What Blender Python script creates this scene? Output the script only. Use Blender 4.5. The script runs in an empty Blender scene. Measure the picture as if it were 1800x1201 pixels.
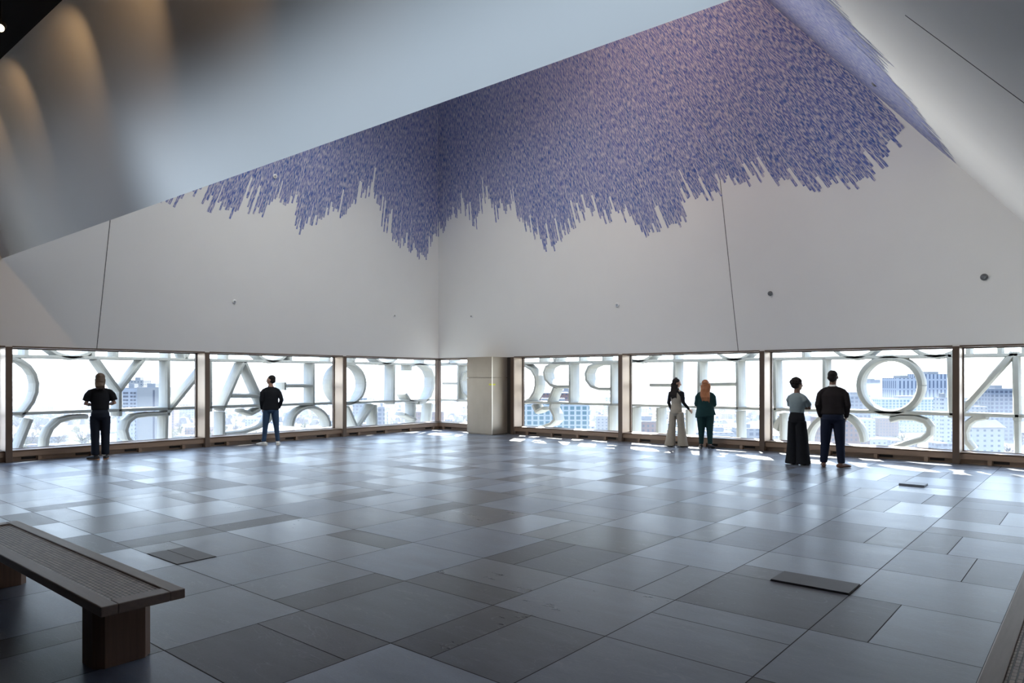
import bpy, bmesh, math, random
from mathutils import Vector, Matrix, noise
random.seed(7)
PI = math.pi
SC = bpy.context.scene
COL = SC.collection

# ------------------------------------------------------------------ camera
F_PX, HOR, TH = 1246.5, 664.35, 0.6976
CX, CY, CH = 17.107, -16.597, 1.723
cam_d = bpy.data.cameras.new('camera')
cam = bpy.data.objects.new('camera', cam_d)
COL.objects.link(cam)
cam.location = (CX, CY, CH)
cam.rotation_euler = (PI / 2, 0, TH)
cam_d.sensor_width = 36
cam_d.lens = 36 * F_PX / 1800
cam_d.shift_y = (HOR - 600.5) / 1800
cam_d.clip_end = 20000
cam_d.clip_start = 0.05
SC.camera = cam

# ------------------------------------------------------------------ world
world = bpy.data.worlds.new('sky')
SC.world = world
world.use_nodes = True
wn, wl = world.node_tree.nodes, world.node_tree.links
wn.clear()
wo = wn.new('ShaderNodeOutputWorld')
wb = wn.new('ShaderNodeBackground')
wt = wn.new('ShaderNodeTexCoord')
ws = wn.new('ShaderNodeSeparateXYZ')
wr = wn.new('ShaderNodeValToRGB')
wl.new(wt.outputs['Generated'], ws.inputs[0])
wl.new(ws.outputs['Z'], wr.inputs[0])
wl.new(wr.outputs[0], wb.inputs[0])
wl.new(wb.outputs[0], wo.inputs[0])
e = wr.color_ramp.elements
e[0].position = 0.0; e[0].color = (0.84, 0.92, 1.0, 1)
e[1].position = 0.75; e[1].color = (0.26, 0.45, 0.90, 1)
k = e.new(0.12); k.color = (0.70, 0.83, 1.0, 1)
SKY = 7.0
wb.inputs[1].default_value = SKY

# ------------------------------------------------------------------ sun
sd = bpy.data.lights.new('sun', 'SUN')
sd.energy = 42.0
sd.angle = math.radians(0.7)
sd.color = (1.0, 0.95, 0.86)
sun = bpy.data.objects.new('sun', sd)
COL.objects.link(sun)
sun.rotation_euler = Vector((1.35, -2.4, -2.36)).to_track_quat('-Z', 'Y').to_euler()
sun.location = (0, 30, 40)


def area(name, loc, target, sx, sy, power, color, spread=180):
    d = bpy.data.lights.new(name, 'AREA')
    d.shape = 'RECTANGLE'; d.size = sx; d.size_y = sy
    d.energy = power; d.color = color; d.spread = math.radians(spread)
    o = bpy.data.objects.new(name, d); COL.objects.link(o)
    o.location = loc
    o.rotation_euler = (Vector(target) - Vector(loc)).to_track_quat('-Z', 'Y').to_euler()
    return o


# added unseen fill lights under the cap; the warm one follows the mural's pinkish top
area('vault_fill', (6.5, -7.5, 10.6), (5.5, -6.0, 0.0), 6.0, 3.0, 430, (0.98, 0.97, 0.93), 120)
area('slope_fill', (4.0, -9.0, 10.2), (16.0, -4.8, 4.5), 1.6, 0.8, 130, (1.0, 0.98, 0.94), 54)  # fill without a fixture, added to brighten the right sloping ceiling
area('vault_lamp_warm', (9.6, -6.2, 10.4), (9.6, -1.6, 8.6), 3.0, 0.4, 60, (1.0, 0.66, 0.52), 120)

# added cool fills, no fixture, behind the viewer, brightening the lower part of the bulkhead
area('bulkhead_fill', (12.0, -16.6, 5.9), (11.6, -12.40, 4.0), 8.6, 0.5, 36, (0.68, 0.83, 1.0), 26)
area('bulkhead_fill', (5.6, -16.6, 5.9), (5.6, -12.40, 4.0), 7.0, 0.5, 9, (0.72, 0.83, 1.0), 40)

SC.view_settings.view_transform = 'Standard'
SC.view_settings.look = 'None'
SC.view_settings.exposure = 0.0
SC.view_settings.gamma = 1.0
SC.view_settings.use_curve_mapping = False
SC.cycles.max_bounces = 8
SC.cycles.diffuse_bounces = 5
SC.cycles.glossy_bounces = 4
SC.cycles.transparent_max_bounces = 16
SC.cycles.sample_clamp_indirect = 6.0
SC.cycles.volume_bounces = 0
SC.cycles.caustics_reflective = True


# ------------------------------------------------------------------ ray helpers (photo pixel -> place in the hall)
def ray(px, py):
    a = (px - 900) / F_PX; b = -(py - HOR) / F_PX
    s, c = math.sin(TH), math.cos(TH)
    return Vector((a * c - s, a * s + c, b))


def on_floor(px, py, z=0.0):
    d = ray(px, py); t = (z - CH) / d.z
    return CX + t * d.x, CY + t * d.y


def on_plane(px, py, n, p0):
    d = ray(px, py); o = Vector((CX, CY, CH)); n = Vector(n)
    t = (Vector(p0) - o).dot(n) / d.dot(n)
    return o + d * t


def along(px, depth, z):
    d = ray(px, HOR)
    return Vector((CX + d.x * depth, CY + d.y * depth, z))


# ------------------------------------------------------------------ materials
MATS = {}


def mat(name, color, rough=0.6, metal=0.0, spec=0.5, noise_amt=0.0, noise_scale=5.0, bump=0.0, stretch=(1, 1, 1), rough_var=0.0):
    if name in MATS:
        return MATS[name]
    m = bpy.data.materials.new(name); m.use_nodes = True
    n, l = m.node_tree.nodes, m.node_tree.links
    b = n['Principled BSDF']
    b.inputs['Base Color'].default_value = (*color, 1)
    b.inputs['Roughness'].default_value = rough
    b.inputs['Metallic'].default_value = metal
    b.inputs['Specular IOR Level'].default_value = spec
    if noise_amt or bump or rough_var:
        tc = n.new('ShaderNodeTexCoord'); mp = n.new('ShaderNodeMapping')
        mp.inputs['Scale'].default_value = stretch
        l.new(tc.outputs['Object'], mp.inputs[0])
        nt = n.new('ShaderNodeTexNoise'); nt.inputs['Scale'].default_value = noise_scale
        nt.inputs['Detail'].default_value = 5
        l.new(mp.outputs[0], nt.inputs['Vector'])
        if noise_amt:
            mx = n.new('ShaderNodeMix'); mx.data_type = 'RGBA'
            mx.inputs[6].default_value = (*[c * (1 - noise_amt) for c in color], 1)
            mx.inputs[7].default_value = (*[min(1, c * (1 + noise_amt)) for c in color], 1)
            l.new(nt.outputs[0], mx.inputs[0]); l.new(mx.outputs[2], b.inputs['Base Color'])
        if bump:
            bp = n.new('ShaderNodeBump'); bp.inputs['Strength'].default_value = bump
            bp.inputs['Distance'].default_value = 0.01
            l.new(nt.outputs[0], bp.inputs['Height']); l.new(bp.outputs[0], b.inputs['Normal'])
    MATS[name] = m
    return m


M_WALL = mat('plaster', (0.80, 0.80, 0.785), 0.9, spec=0.2, noise_amt=0.02, noise_scale=1.5)
M_BLACK = mat('black_ceiling_paint', (0.012, 0.012, 0.013), 0.9, spec=0.1)
M_DARKWALL = mat('dark_wall_paint', (0.10, 0.09, 0.08), 0.9)
M_JOINT = mat('wall_joint', (0.10, 0.10, 0.10), 0.9)  # dark strips laid along the wall joints
M_BRONZE = mat('bronze_mullion', (0.125, 0.088, 0.066), 0.42, metal=0.35, noise_amt=0.15, noise_scale=6, stretch=(1, 1, 0.2))
M_REVEAL = mat('brushed_bronze_reveal', (0.40, 0.32, 0.26), 0.36, metal=0.8, noise_amt=0.08, noise_scale=12, stretch=(1, 1, 0.1))
M_PIER = mat('brushed_metal_cladding', (0.35, 0.30, 0.245), 0.38, metal=0.55, noise_amt=0.10, noise_scale=4, stretch=(1, 1, 0.5))
M_SILL = mat('sill_timber', (0.24, 0.165, 0.115), 0.5, noise_amt=0.25, noise_scale=9, stretch=(0.25, 0.25, 3))
M_SLOT = mat('dark_slot', (0.02, 0.016, 0.013), 0.8)
M_CONC = mat('pale_cast_stone', (0.37, 0.375, 0.355), 0.85, noise_amt=0.14, noise_scale=3.5, bump=0.2)
M_LEDGE = mat('pale_ledge_stone', (0.52, 0.53, 0.53), 0.85, noise_amt=0.06)


def glass_mat():
    m = bpy.data.materials.new('window_glass'); m.use_nodes = True
    n, l = m.node_tree.nodes, m.node_tree.links; n.clear()
    o = n.new('ShaderNodeOutputMaterial'); t = n.new('ShaderNodeBsdfTransparent'); g = n.new('ShaderNodeBsdfGlossy')
    mx = n.new('ShaderNodeMixShader'); lw = n.new('ShaderNodeLayerWeight')
    lw.inputs[0].default_value = 0.12
    t.inputs[0].default_value = (0.95, 0.97, 0.965, 1); g.inputs['Roughness'].default_value = 0.01
    mu = n.new('ShaderNodeMath'); mu.operation = 'MULTIPLY'; mu.inputs[1].default_value = 0.5
    l.new(lw.outputs['Fresnel'], mu.inputs[0]); l.new(mu.outputs[0], mx.inputs[0])
    l.new(t.outputs[0], mx.inputs[1]); l.new(g.outputs[0], mx.inputs[2]); l.new(mx.outputs[0], o.inputs[0])
    return m


M_GLASS = glass_mat()


# ------------------------------------------------------------------ mesh builder
class MB:
    def __init__(s):
        s.v = []; s.f = []; s.mi = []; s.cur = 0

    def add(s, vs, fs):
        b = len(s.v)
        s.v += [tuple(v) for v in vs]
        s.f += [tuple(b + i for i in f) for f in fs]
        s.mi += [s.cur] * len(fs)

    def box(s, x0, x1, y0, y1, z0, z1):
        s.add([(x0, y0, z0), (x1, y0, z0), (x1, y1, z0), (x0, y1, z0), (x0, y0, z1), (x1, y0, z1), (x1, y1, z1), (x0, y1, z1)],
              [(0, 3, 2, 1), (4, 5, 6, 7), (0, 1, 5, 4), (1, 2, 6, 5), (2, 3, 7, 6), (3, 0, 4, 7)])

    def quad(s, *p):
        s.add(p, [tuple(range(len(p)))])

    def prism(s, poly, z0, z1):
        n = len(poly)
        s.add([(x, y, z0) for x, y in poly] + [(x, y, z1) for x, y in poly],
              [tuple(range(n))[::-1], tuple(range(n, 2 * n))] + [(i, (i + 1) % n, n + (i + 1) % n, n + i) for i in range(n)])

    def tube(s, pts, rad, n=12, ref=(0, 1, 0), caps=True):
        """rad: list of (ra, rb): ra along side axis, rb along ref axis"""
        pts = [Vector(p) for p in pts]; rings = []
        for i, p in enumerate(pts):
            a = pts[max(0, i - 1)]; b = pts[min(len(pts) - 1, i + 1)]
            t = (b - a)
            t = t.normalized() if t.length > 1e-9 else Vector((0, 0, 1))
            r = Vector(ref)
            if abs(t.dot(r)) > 0.95:
                r = Vector((0, 0, 1)) if abs(t.z) < .9 else Vector((1, 0, 0))
            side = t.cross(r).normalized(); up = side.cross(t).normalized()
            ra, rb = rad[i] if isinstance(rad[i], (tuple, list)) else (rad[i], rad[i])
            rings.append([p + side * (ra * math.cos(2 * PI * k / n)) + up * (rb * math.sin(2 * PI * k / n)) for k in range(n)])
        vs = [v for r in rings for v in r]; fs = []
        for i in range(len(rings) - 1):
            for k in range(n):
                fs.append((i * n + k, i * n + (k + 1) % n, (i + 1) * n + (k + 1) % n, (i + 1) * n + k))
        if caps:
            fs.append(tuple(range(n))[::-1]); fs.append(tuple((len(rings) - 1) * n + k for k in range(n)))
        s.add(vs, fs)

    def ell(s, c, r, rot=None, n=16, m=10):
        vs = []; fs = []
        for j in range(m + 1):
            ph = PI * j / m
            for i in range(n):
                th = 2 * PI * i / n
                v = Vector((r[0] * math.sin(ph) * math.cos(th), r[1] * math.sin(ph) * math.sin(th), r[2] * math.cos(ph)))
                if rot: v = rot @ v
                vs.append(v + Vector(c))
        for j in range(m):
            for i in range(n):
                fs.append((j * n + i, (j + 1) * n + i, (j + 1) * n + (i + 1) % n, j * n + (i + 1) % n))
        s.add(vs, fs)

    def build(s, name, m, parent=None, smooth=False, bevel=0, remesh=0, smooth_it=0, loc=None, fix=False):
        me = bpy.data.meshes.new(name)
        me.from_pydata(s.v, [], s.f)
        ms = m if isinstance(m, (list, tuple)) else [m]
        for q in ms: me.materials.append(q)
        if len(ms) > 1:
            for p, i in zip(me.polygons, s.mi): p.material_index = i
        if fix:
            b = bmesh.new(); b.from_mesh(me); bmesh.ops.recalc_face_normals(b, faces=b.faces); b.to_mesh(me); b.free()
        if smooth:
            for p in me.polygons: p.use_smooth = True
        o = bpy.data.objects.new(name, me); COL.objects.link(o)
        if parent: o.parent = parent
        if loc: o.location = loc
        if bevel:
            q = o.modifiers.new('bevel', 'BEVEL'); q.width = bevel; q.segments = 2; q.limit_method = 'ANGLE'
        if remesh:
            q = o.modifiers.new('remesh', 'REMESH'); q.mode = 'VOXEL'; q.voxel_size = remesh; q.use_smooth_shade = True
        if smooth_it:
            q = o.modifiers.new('smooth', 'SMOOTH'); q.iterations = smooth_it; q.factor = 0.6
        return o


def struct(o):
    o['kind'] = 'structure'; return o


def tag(o, label, cat, group=None, kind=None):
    o['label'] = label; o['category'] = cat
    if group: o['group'] = group
    if kind: o['kind'] = kind
    return o


def empty(name, loc=(0, 0, 0), rz=0):
    o = bpy.data.objects.new(name, None); COL.objects.link(o)
    o.location = loc; o.rotation_euler = (0, 0, rz); o.empty_display_size = .2
    return o


# ------------------------------------------------------------------ setting: floor of stone tiles
GX, GY = 0.546, -0.575
X1, Y1 = 17.83, -19.5
ZT = 2.355
T75 = math.tan(math.radians(75))
TP = 1.176


def tile_material():
    m = bpy.data.materials.new('stone_tiles'); m.use_nodes = True
    n, l = m.node_tree.nodes, m.node_tree.links
    b = n['Principled BSDF']
    at = n.new('ShaderNodeAttribute'); at.attribute_name = 'tone'
    sep = n.new('ShaderNodeSeparateColor'); l.new(at.outputs['Color'], sep.inputs[0])
    tc = n.new('ShaderNodeTexCoord')
    # per tile shifted coordinates so the veins stop at the joints
    ofs = n.new('ShaderNodeVectorMath'); ofs.operation = 'SCALE'; ofs.inputs[3].default_value = 37.0
    l.new(at.outputs['Color'], ofs.inputs[0])
    add = n.new('ShaderNodeVectorMath'); add.operation = 'ADD'
    l.new(tc.outputs['Object'], add.inputs[0]); l.new(ofs.outputs[0], add.inputs[1])
    mp = n.new('ShaderNodeMapping'); mp.inputs['Scale'].default_value = (1.0, 3.2, 1.0); mp.inputs['Rotation'].default_value = (0, 0, 0.25)
    l.new(add.outputs[0], mp.inputs[0])
    cl = n.new('ShaderNodeTexNoise'); cl.inputs['Scale'].default_value = 1.6; cl.inputs['Detail'].default_value = 7; cl.inputs['Roughness'].default_value = .65
    l.new(mp.outputs[0], cl.inputs['Vector'])
    fine = n.new('ShaderNodeTexNoise'); fine.inputs['Scale'].default_value = 45; fine.inputs['Detail'].default_value = 3
    l.new(mp.outputs[0], fine.inputs['Vector'])
    wv = n.new('ShaderNodeTexNoise'); wv.inputs['Scale'].default_value = 0.9; wv.inputs['Detail'].default_value = 4; wv.inputs['Distortion'].default_value = 1.5
    l.new(mp.outputs[0], wv.inputs['Vector'])
    # thin pale vein where the noise crosses a level
    s1 = n.new('ShaderNodeMath'); s1.operation = 'SUBTRACT'; s1.inputs[1].default_value = 0.5; l.new(wv.outputs[0], s1.inputs[0])
    s2 = n.new('ShaderNodeMath'); s2.operation = 'ABSOLUTE'; l.new(s1.outputs[0], s2.inputs[0])
    s3 = n.new('ShaderNodeMapRange'); s3.inputs[1].default_value = 0.0; s3.inputs[2].default_value = 0.006; s3.inputs[3].default_value = 0.35; s3.inputs[4].default_value = 0.0
    l.new(s2.outputs[0], s3.inputs[0])
    base = n.new('ShaderNodeMix'); base.data_type = 'RGBA'
    base.inputs[6].default_value = (0.080, 0.077, 0.083, 1); base.inputs[7].default_value = (0.148, 0.182, 0.240, 1)
    l.new(sep.outputs[0], base.inputs[0])
    mot = n.new('ShaderNodeMapRange'); mot.inputs[1].default_value = .25; mot.inputs[2].default_value = .75; mot.inputs[3].default_value = .75; mot.inputs[4].default_value = 1.25
    l.new(cl.outputs[0], mot.inputs[0])
    mf = n.new('ShaderNodeMapRange'); mf.inputs[3].default_value = .8; mf.inputs[4].default_value = 1.2; l.new(fine.outputs[0], mf.inputs[0])
    mm = n.new('ShaderNodeMath'); mm.operation = 'MULTIPLY'; l.new(mot.outputs[0], mm.inputs[0]); l.new(mf.outputs[0], mm.inputs[1])
    vm = n.new('ShaderNodeVectorMath'); vm.operation = 'SCALE'; l.new(base.outputs[2], vm.inputs[0]); l.new(mm.outputs[0], vm.inputs[3])
    ve = n.new('ShaderNodeMix'); ve.data_type = 'RGBA'; ve.inputs[7].default_value = (0.22, 0.23, 0.25, 1)
    l.new(s3.outputs[0], ve.inputs[0]); l.new(vm.outputs[0], ve.inputs[6])
    l.new(ve.outputs[2], b.inputs['Base Color'])
    rr = n.new('ShaderNodeMapRange'); rr.inputs[3].default_value = .32; rr.inputs[4].default_value = .22
    l.new(sep.outputs[1], rr.inputs[0])
    ra = n.new('ShaderNodeMath'); ra.operation = 'MULTIPLY_ADD'; ra.inputs[1].default_value = .14; l.new(cl.outputs[0], ra.inputs[0]); l.new(rr.outputs[0], ra.inputs[2])
    l.new(ra.outputs[0], b.inputs['Roughness'])
    sp = n.new('ShaderNodeMapRange'); sp.inputs[3].default_value = .18; sp.inputs[4].default_value = .85; l.new(sep.outputs[0], sp.inputs[0])
    l.new(sp.outputs[0], b.inputs['Specular IOR Level'])
    bp = n.new('ShaderNodeBump'); bp.inputs['Strength'].default_value = .12; bp.inputs['Distance'].default_value = .004
    l.new(fine.outputs[0], bp.inputs['Height']); l.new(bp.outputs[0], b.inputs['Normal'])
    return m


M_TILE = tile_material()
M_GROUT = mat('tile_joint', (0.030, 0.026, 0.028), 0.9)
# cell -> ('x'|'y', split, tone first, tone second)
CELLS = {(12, 13): ('y', .36, .12, .10), (13, 12): ('x', .37, .10, .30), (12, 11): ('y', .63, .38, .10), (13, 8): ('x', .37, .05, .65),
         (13, 10): ('x', .63, .50, .40), (14, 11): ('y', .37, .55, .58), (14, 9): ('y', .64, .75, .08), (14, 10): ('f', 0, .12, 0),
         (15, 10): ('x', .37, .16, .62), (15, 8): ('x', .62, .60, .45), (11, 12): ('x', .62, .50, .12), (9, 12): ('y', .62, .45, .0),
         (11, 10): ('f', 0, .85, 0), (14, 12): ('f', 0, .6, 0), (13, 11): ('f', 0, .55, 0), (10, 12): ('f', 0, .68, 0), (11, 13): ('f', 0, .55, 0),
         (14, 3): ('y', .31, .7, .4), (10, 13): ('f', 0, .55, 0), (15, 11): ('f', 0, .6, 0), (15, 9): ('f', 0, .55, 0), (15, 5): ('x', .6, .2, .75),
         (15, 7): ('x', .37, .3, .9), (12, 12): ('f', 0, .35, 0), (14, 8): ('f', 0, .7, 0), (13, 9): ('f', 0, .8, 0), (12, 10): ('x', .37, .15, .3)}
mb = MB(); tones = []
gap = 0.004


def tile(x0, x1, y0, y1, tone, gl, r3):
    x0 = max(x0, -0.43); x1 = min(x1, X1); y1 = min(y1, 0.43); y0 = max(y0, Y1)
    if x1 - x0 < .02 or y1 - y0 < .02: return
    mb.add([(x0 + gap, y0 + gap, 0), (x1 - gap, y0 + gap, 0), (x1 - gap, y1 - gap, 0), (x0 + gap, y1 - gap, 0)], [(0, 1, 2, 3)])
    tones.append((tone, gl, r3))


rt = random.Random(11)
for i in range(-1, 18):
    for j in range(-1, 19):
        xa, xb = GX + i, GX + i + 1
        yb, ya = GY - j, GY - j - 1
        c = CELLS.get((i, j))
        if c is None:
            q = rt.random()
            if (i + j) % 2 == 0:
                light = rt.uniform(.65, .95); dark = rt.uniform(.02, .25)
                c = ('f', 0, light, 0) if q < .75 else (('x', .62, light, dark) if q < .88 else ('y', .62, light, dark))
            else:
                a, b_ = rt.uniform(.02, .28), rt.uniform(.25, .75)
                c = ('f', 0, a, 0) if q < .25 else (('x', rt.choice((.37, .62)), a, b_) if q < .62 else ('y', rt.choice((.37, .62)), a, b_))
                if c[0] != 'f' and c[1] > .5: c = (c[0], c[1], c[3], c[2])
        k, f, t1, t2 = c
        g = lambda: rt.random()
        if k == 'f': tile(xa, xb, ya, yb, t1, g(), g())
        elif k == 'x': tile(xa, xa + f, ya, yb, t1, g(), g()); tile(xa + f, xb, ya, yb, t2, g(), g())
        else: tile(xa, xb, yb - f, yb, t1, g(), g()); tile(xa, xb, ya, yb - f, t2, g(), g())
nt = len(mb.f)
mb.cur = 1
mb.box(-0.45, X1, Y1, 0.45, -0.3, -0.003)
fl = struct(mb.build('floor', [M_TILE, M_GROUT]))
ca = fl.data.color_attributes.new('tone', 'FLOAT_COLOR', 'CORNER')
li = 0
for p in fl.data.polygons:
    c = tones[p.index] if p.index < nt else (0, 0, 0)
    for q in p.loop_indices: ca.data[q].color = (*c, 1)

# ------------------------------------------------------------------ setting: leaning walls
ZC = 11.0


def xl(z): return (z - ZT) / T75


TK = 0.25
# left wall (leans in +x)
mb = MB()
a = xl(ZC)
vs = [(0, Y1, ZT), (0, 0, ZT), (a, -a, ZC), (a, Y1, ZC)]
vo = [(x - TK, y, z) for x, y, z in vs]
vo[1] = (-TK, TK, ZT); vo[2] = (a - TK, -a + TK, ZC)
mb.add(vs + vo, [(0, 1, 2, 3), (7, 6, 5, 4), (0, 4, 5, 1), (1, 5, 6, 2), (2, 6, 7, 3), (3, 7, 4, 0)])
struct(mb.build('wall_left', M_WALL, fix=True))
# right wall (leans in -y)
mb = MB()
vs = [(0, 0, ZT), (X1 + .1, 0, ZT), (X1 + .1, -a, ZC), (a, -a, ZC)]
vo = [(x, y + TK, z) for x, y, z in vs]
vo[0] = (-TK, TK, ZT); vo[3] = (a - TK, -a + TK, ZC)
mb.add(vs + vo, [(0, 1, 2, 3), (7, 6, 5, 4), (0, 4, 5, 1), (1, 5, 6, 2), (2, 6, 7, 3), (3, 7, 4, 0)])
struct(mb.build('wall_far', M_WALL, fix=True))
# right side: low wall then sloping ceiling plane
mb = MB(); mb.box(X1, X1 + .2, Y1, 0.45, 0, ZT + .3)
struct(mb.build('wall_right', M_WALL))
mb = MB(); mb.box(X1, X1 + .2, Y1, -13.6, ZT + .3, 7)
struct(mb.build('wall_rear_side', M_DARKWALL))
mb = MB(); mb.box(-.45, X1 + .2, Y1 - .2, Y1, 0, 7)
struct(mb.build('wall_back', M_DARKWALL))
mb = MB(); mb.box(-.45, 0, Y1, -16.3, 0, ZT)
struct(mb.build('wall_side', M_DARKWALL))



def zp(x): return ZT + TP * (X1 - x)


xt = X1 - (ZC - ZT) / TP
mb = MB()
vs = [(X1, -13.55, ZT), (X1, .2, ZT), (xt, .2, ZC), (xt, -13.55, ZC)]
vo = [(x + .2, y, z + .17) for x, y, z in vs]
mb.add(vs + vo, [(3, 2, 1, 0), (4, 5, 6, 7), (0, 1, 5, 4), (1, 2, 6, 5), (2, 3, 7, 6), (3, 0, 4, 7)])
struct(mb.build('ceiling_slope', M_WALL, fix=True))
mb = MB(); mb.box(-.2, X1, -13.0, .2, ZC - .02, ZC + .2)
struct(mb.build('ceiling_cap', M_WALL))
# the near sloping bulkhead and the black ceiling over the viewer
YE, ZE = -12.35, 4.07
YB, ZB = -13.585, 6.21
ZK = 6.2
mb = MB()
mb.quad((-.1, YE, ZE), (X1 + .1, YE, ZE), (X1 + .1, YB, ZB), (-.1, YB, ZB))
struct(mb.build('wall_bulkhead', M_WALL))
mb = MB(); mb.quad((-.1, YE, ZE), (X1, YE, ZE), (X1, YE, ZC), (-.1, YE, ZC))
struct(mb.build('wall_near', M_WALL))
mb = MB(); mb.box(-.1, X1, Y1, YB + .05, ZK, ZK + .25)
struct(mb.build('ceiling_black', M_BLACK))

# joints in the sloping walls
def joint(name, p, q, nrm):
    p, q, nrm = Vector(p), Vector(q), Vector(nrm).normalized()
    d = (q - p).normalized(); s = d.cross(nrm).normalized() * .007
    mb = MB(); w = nrm * .003
    c = [p - s, p + s, q + s, q - s]
    mb.add([v - w for v in c] + [v + w for v in c], [(0, 3, 2, 1), (4, 5, 6, 7), (0, 1, 5, 4), (1, 2, 6, 5), (2, 3, 7, 6), (3, 0, 4, 7)])
    struct(mb.build(name, M_JOINT))


NL = Vector((math.sin(math.radians(75)), 0, -math.cos(math.radians(75))))
NR = Vector((0, -math.sin(math.radians(75)), -math.cos(math.radians(75))))
NP = Vector((-TP, 0, -1)).normalized()
joint('trim_1', (0, -10.48, ZT), (xl(6.2), -10.48, 6.2), NL)
joint('trim_2', (10.31, 0, ZT), (10.31, -xl(6.35), 6.35), NR)
joint('trim_3', (17.3, -10.22, zp(17.3)), (15.85, -10.1, zp(15.85)), NP)

# ------------------------------------------------------------------ setting: windows
DG = 0.43
LP = [-0.37, 3.83, 7.97, 12.12, 16.26]     # mullion centres, distance from the corner along the left wall
RP = [3.22, 7.03, 10.89, 14.8, 18.2]
PW = 0.06


def wbox(mb, side, s0, s1, d0, d1, z0, z1):
    """s along the wall from the corner, d outward from the wall line"""
    if side == 'L': mb.box(-d1, -d0, -s1, -s0, z0, z1)
    else: mb.box(s0, s1, d0, d1, z0, z1)


tn = 4
wn_ = 1


def post(side, s, w=PW):
    global tn
    mb = MB(); wbox(mb, side, s - w, s + w, -.03, .0, 0, ZT)
    mb.cur = 1
    wbox(mb, side, s - w, s + w, .0, DG + .05, 0, ZT)
    struct(mb.build('trim_%d' % tn, [M_BRONZE, M_REVEAL], bevel=.004)); tn += 1


def bay(side, s0, s1):
    global tn, wn_
    w = empty('window_%d' % wn_); wn_ += 1; struct(w)
    mb = MB(); wbox(mb, side, s0 + .02, s1 - .02, DG, DG + .02, .22, ZT - .02)
    mb.build('glass', M_GLASS, w)
    mb = MB()
    for (a, b, c, d) in ((s0, s1, .20, .245), (s0, s1, ZT - .035, ZT), (s0, s0 + .022, .2, ZT), (s1 - .022, s1, .2, ZT)):
        wbox(mb, side, a, b, DG - .03, DG + .05, c, d)
    mb.build('window_frame', M_BRONZE, w)
    # timber sill unit: top board, front board, recessed plinth with slots and feet
    mb = MB()
    wbox(mb, side, s0, s1, .03, DG, .205, .235)
    wbox(mb, side, s0, s1, .03, .055, .10, .225)
    wbox(mb, side, s0, s1, .10, .12, 0.0, .10)
    L = s1 - s0; nf = max(2, round(L / 1.0))
    for i in range(nf):
        c = s0 + (i + .5) * L / nf
        wbox(mb, side, c - .035, c + .035, .035, .12, 0, .10)
        mb.cur = 1
        wbox(mb, side, c + .06, c + .32, .085, .10, .035, .085)
        mb.cur = 0
    sl = mb.build('trim_%d' % tn, [M_SILL, M_SLOT], bevel=.003); tn += 1
    struct(sl)
    mb = MB(); wbox(mb, side, s0, s1, .0, DG + .05, ZT - .012, ZT + .02)
    wbox(mb, side, s0, s1, -.012, 0.0, ZT - .012, ZT + .018)
    struct(mb.build('trim_%d' % tn, M_BRONZE)); tn += 1


for s in LP[1:]: post('L', s)
mb = MB(); mb.box(-.47, -.37, .37, .47, 0, ZT); struct(mb.build('trim_%d' % tn, M_BRONZE)); tn += 1
for s in RP: post('R', s)
for i in range(len(LP) - 1): bay('L', LP[i] + PW, LP[i + 1] - PW)
bay('R', -.43, 1.97)
for i in range(len(RP) - 1): bay('R', RP[i] + PW, min(RP[i + 1] - PW, X1))
mb = MB(); mb.box(1.97, RP[0] - PW, .02, .5, 0, ZT); struct(mb.build('trim_%d' % tn, M_SLOT)); tn += 1
# corner dark post face
# lintel / outer fabric above the glazing and slab edge below
mb = MB(); mb.box(-.62, -.45, Y1, .62, ZT + .0, 3.6); mb.box(-.45, 0, Y1, .45, ZT + .02, ZT + .15)
struct(mb.build('trim_%d' % tn, M_LEDGE)); tn += 1
mb = MB(); mb.box(-.45, X1, .45, .62, ZT + .0, 3.6); mb.box(0, X1, 0, .45, ZT + .02, ZT + .15)
struct(mb.build('trim_%d' % tn, M_LEDGE)); tn += 1

# metal clad pier
pier = struct(empty('wall_pier', (2.5, -.35, 0)))
mb = MB()
mb.box(-.53, .50, -.35, .36, .03, 1.72)
mb.box(-.53, .50, -.35, .36, 1.735, ZT)
mb.box(-.50, .47, -.32, .34, 0, 2.3)
mb.build('cladding_panel', M_PIER, pier, bevel=.004)
mb = MB(); mb.box(.497, .515, -.36, -.335, .02, ZT)
mb.build('corner_strip', mat('bright_edge_metal', (.72, .66, .58), .3, metal=.8), pier)
mb = MB(); mb.box(.38, .505, -.356, -.35, 1.50, 1.545); mb.box(.5015, .507, -.352, -.2, 1.50, 1.545)
tape = mb.build('marking_tape', mat('yellow_tape', (.62, .60, .05), .6), pier); tape['label'] = 'yellow strip of tape'
mb = MB(); mb.box(-.53, -.47, -.36, -.35, 1.70, 1.725)
mb.build('small_plate', mat('white_plastic', (.8, .8, .78), .5), pier)

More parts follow.
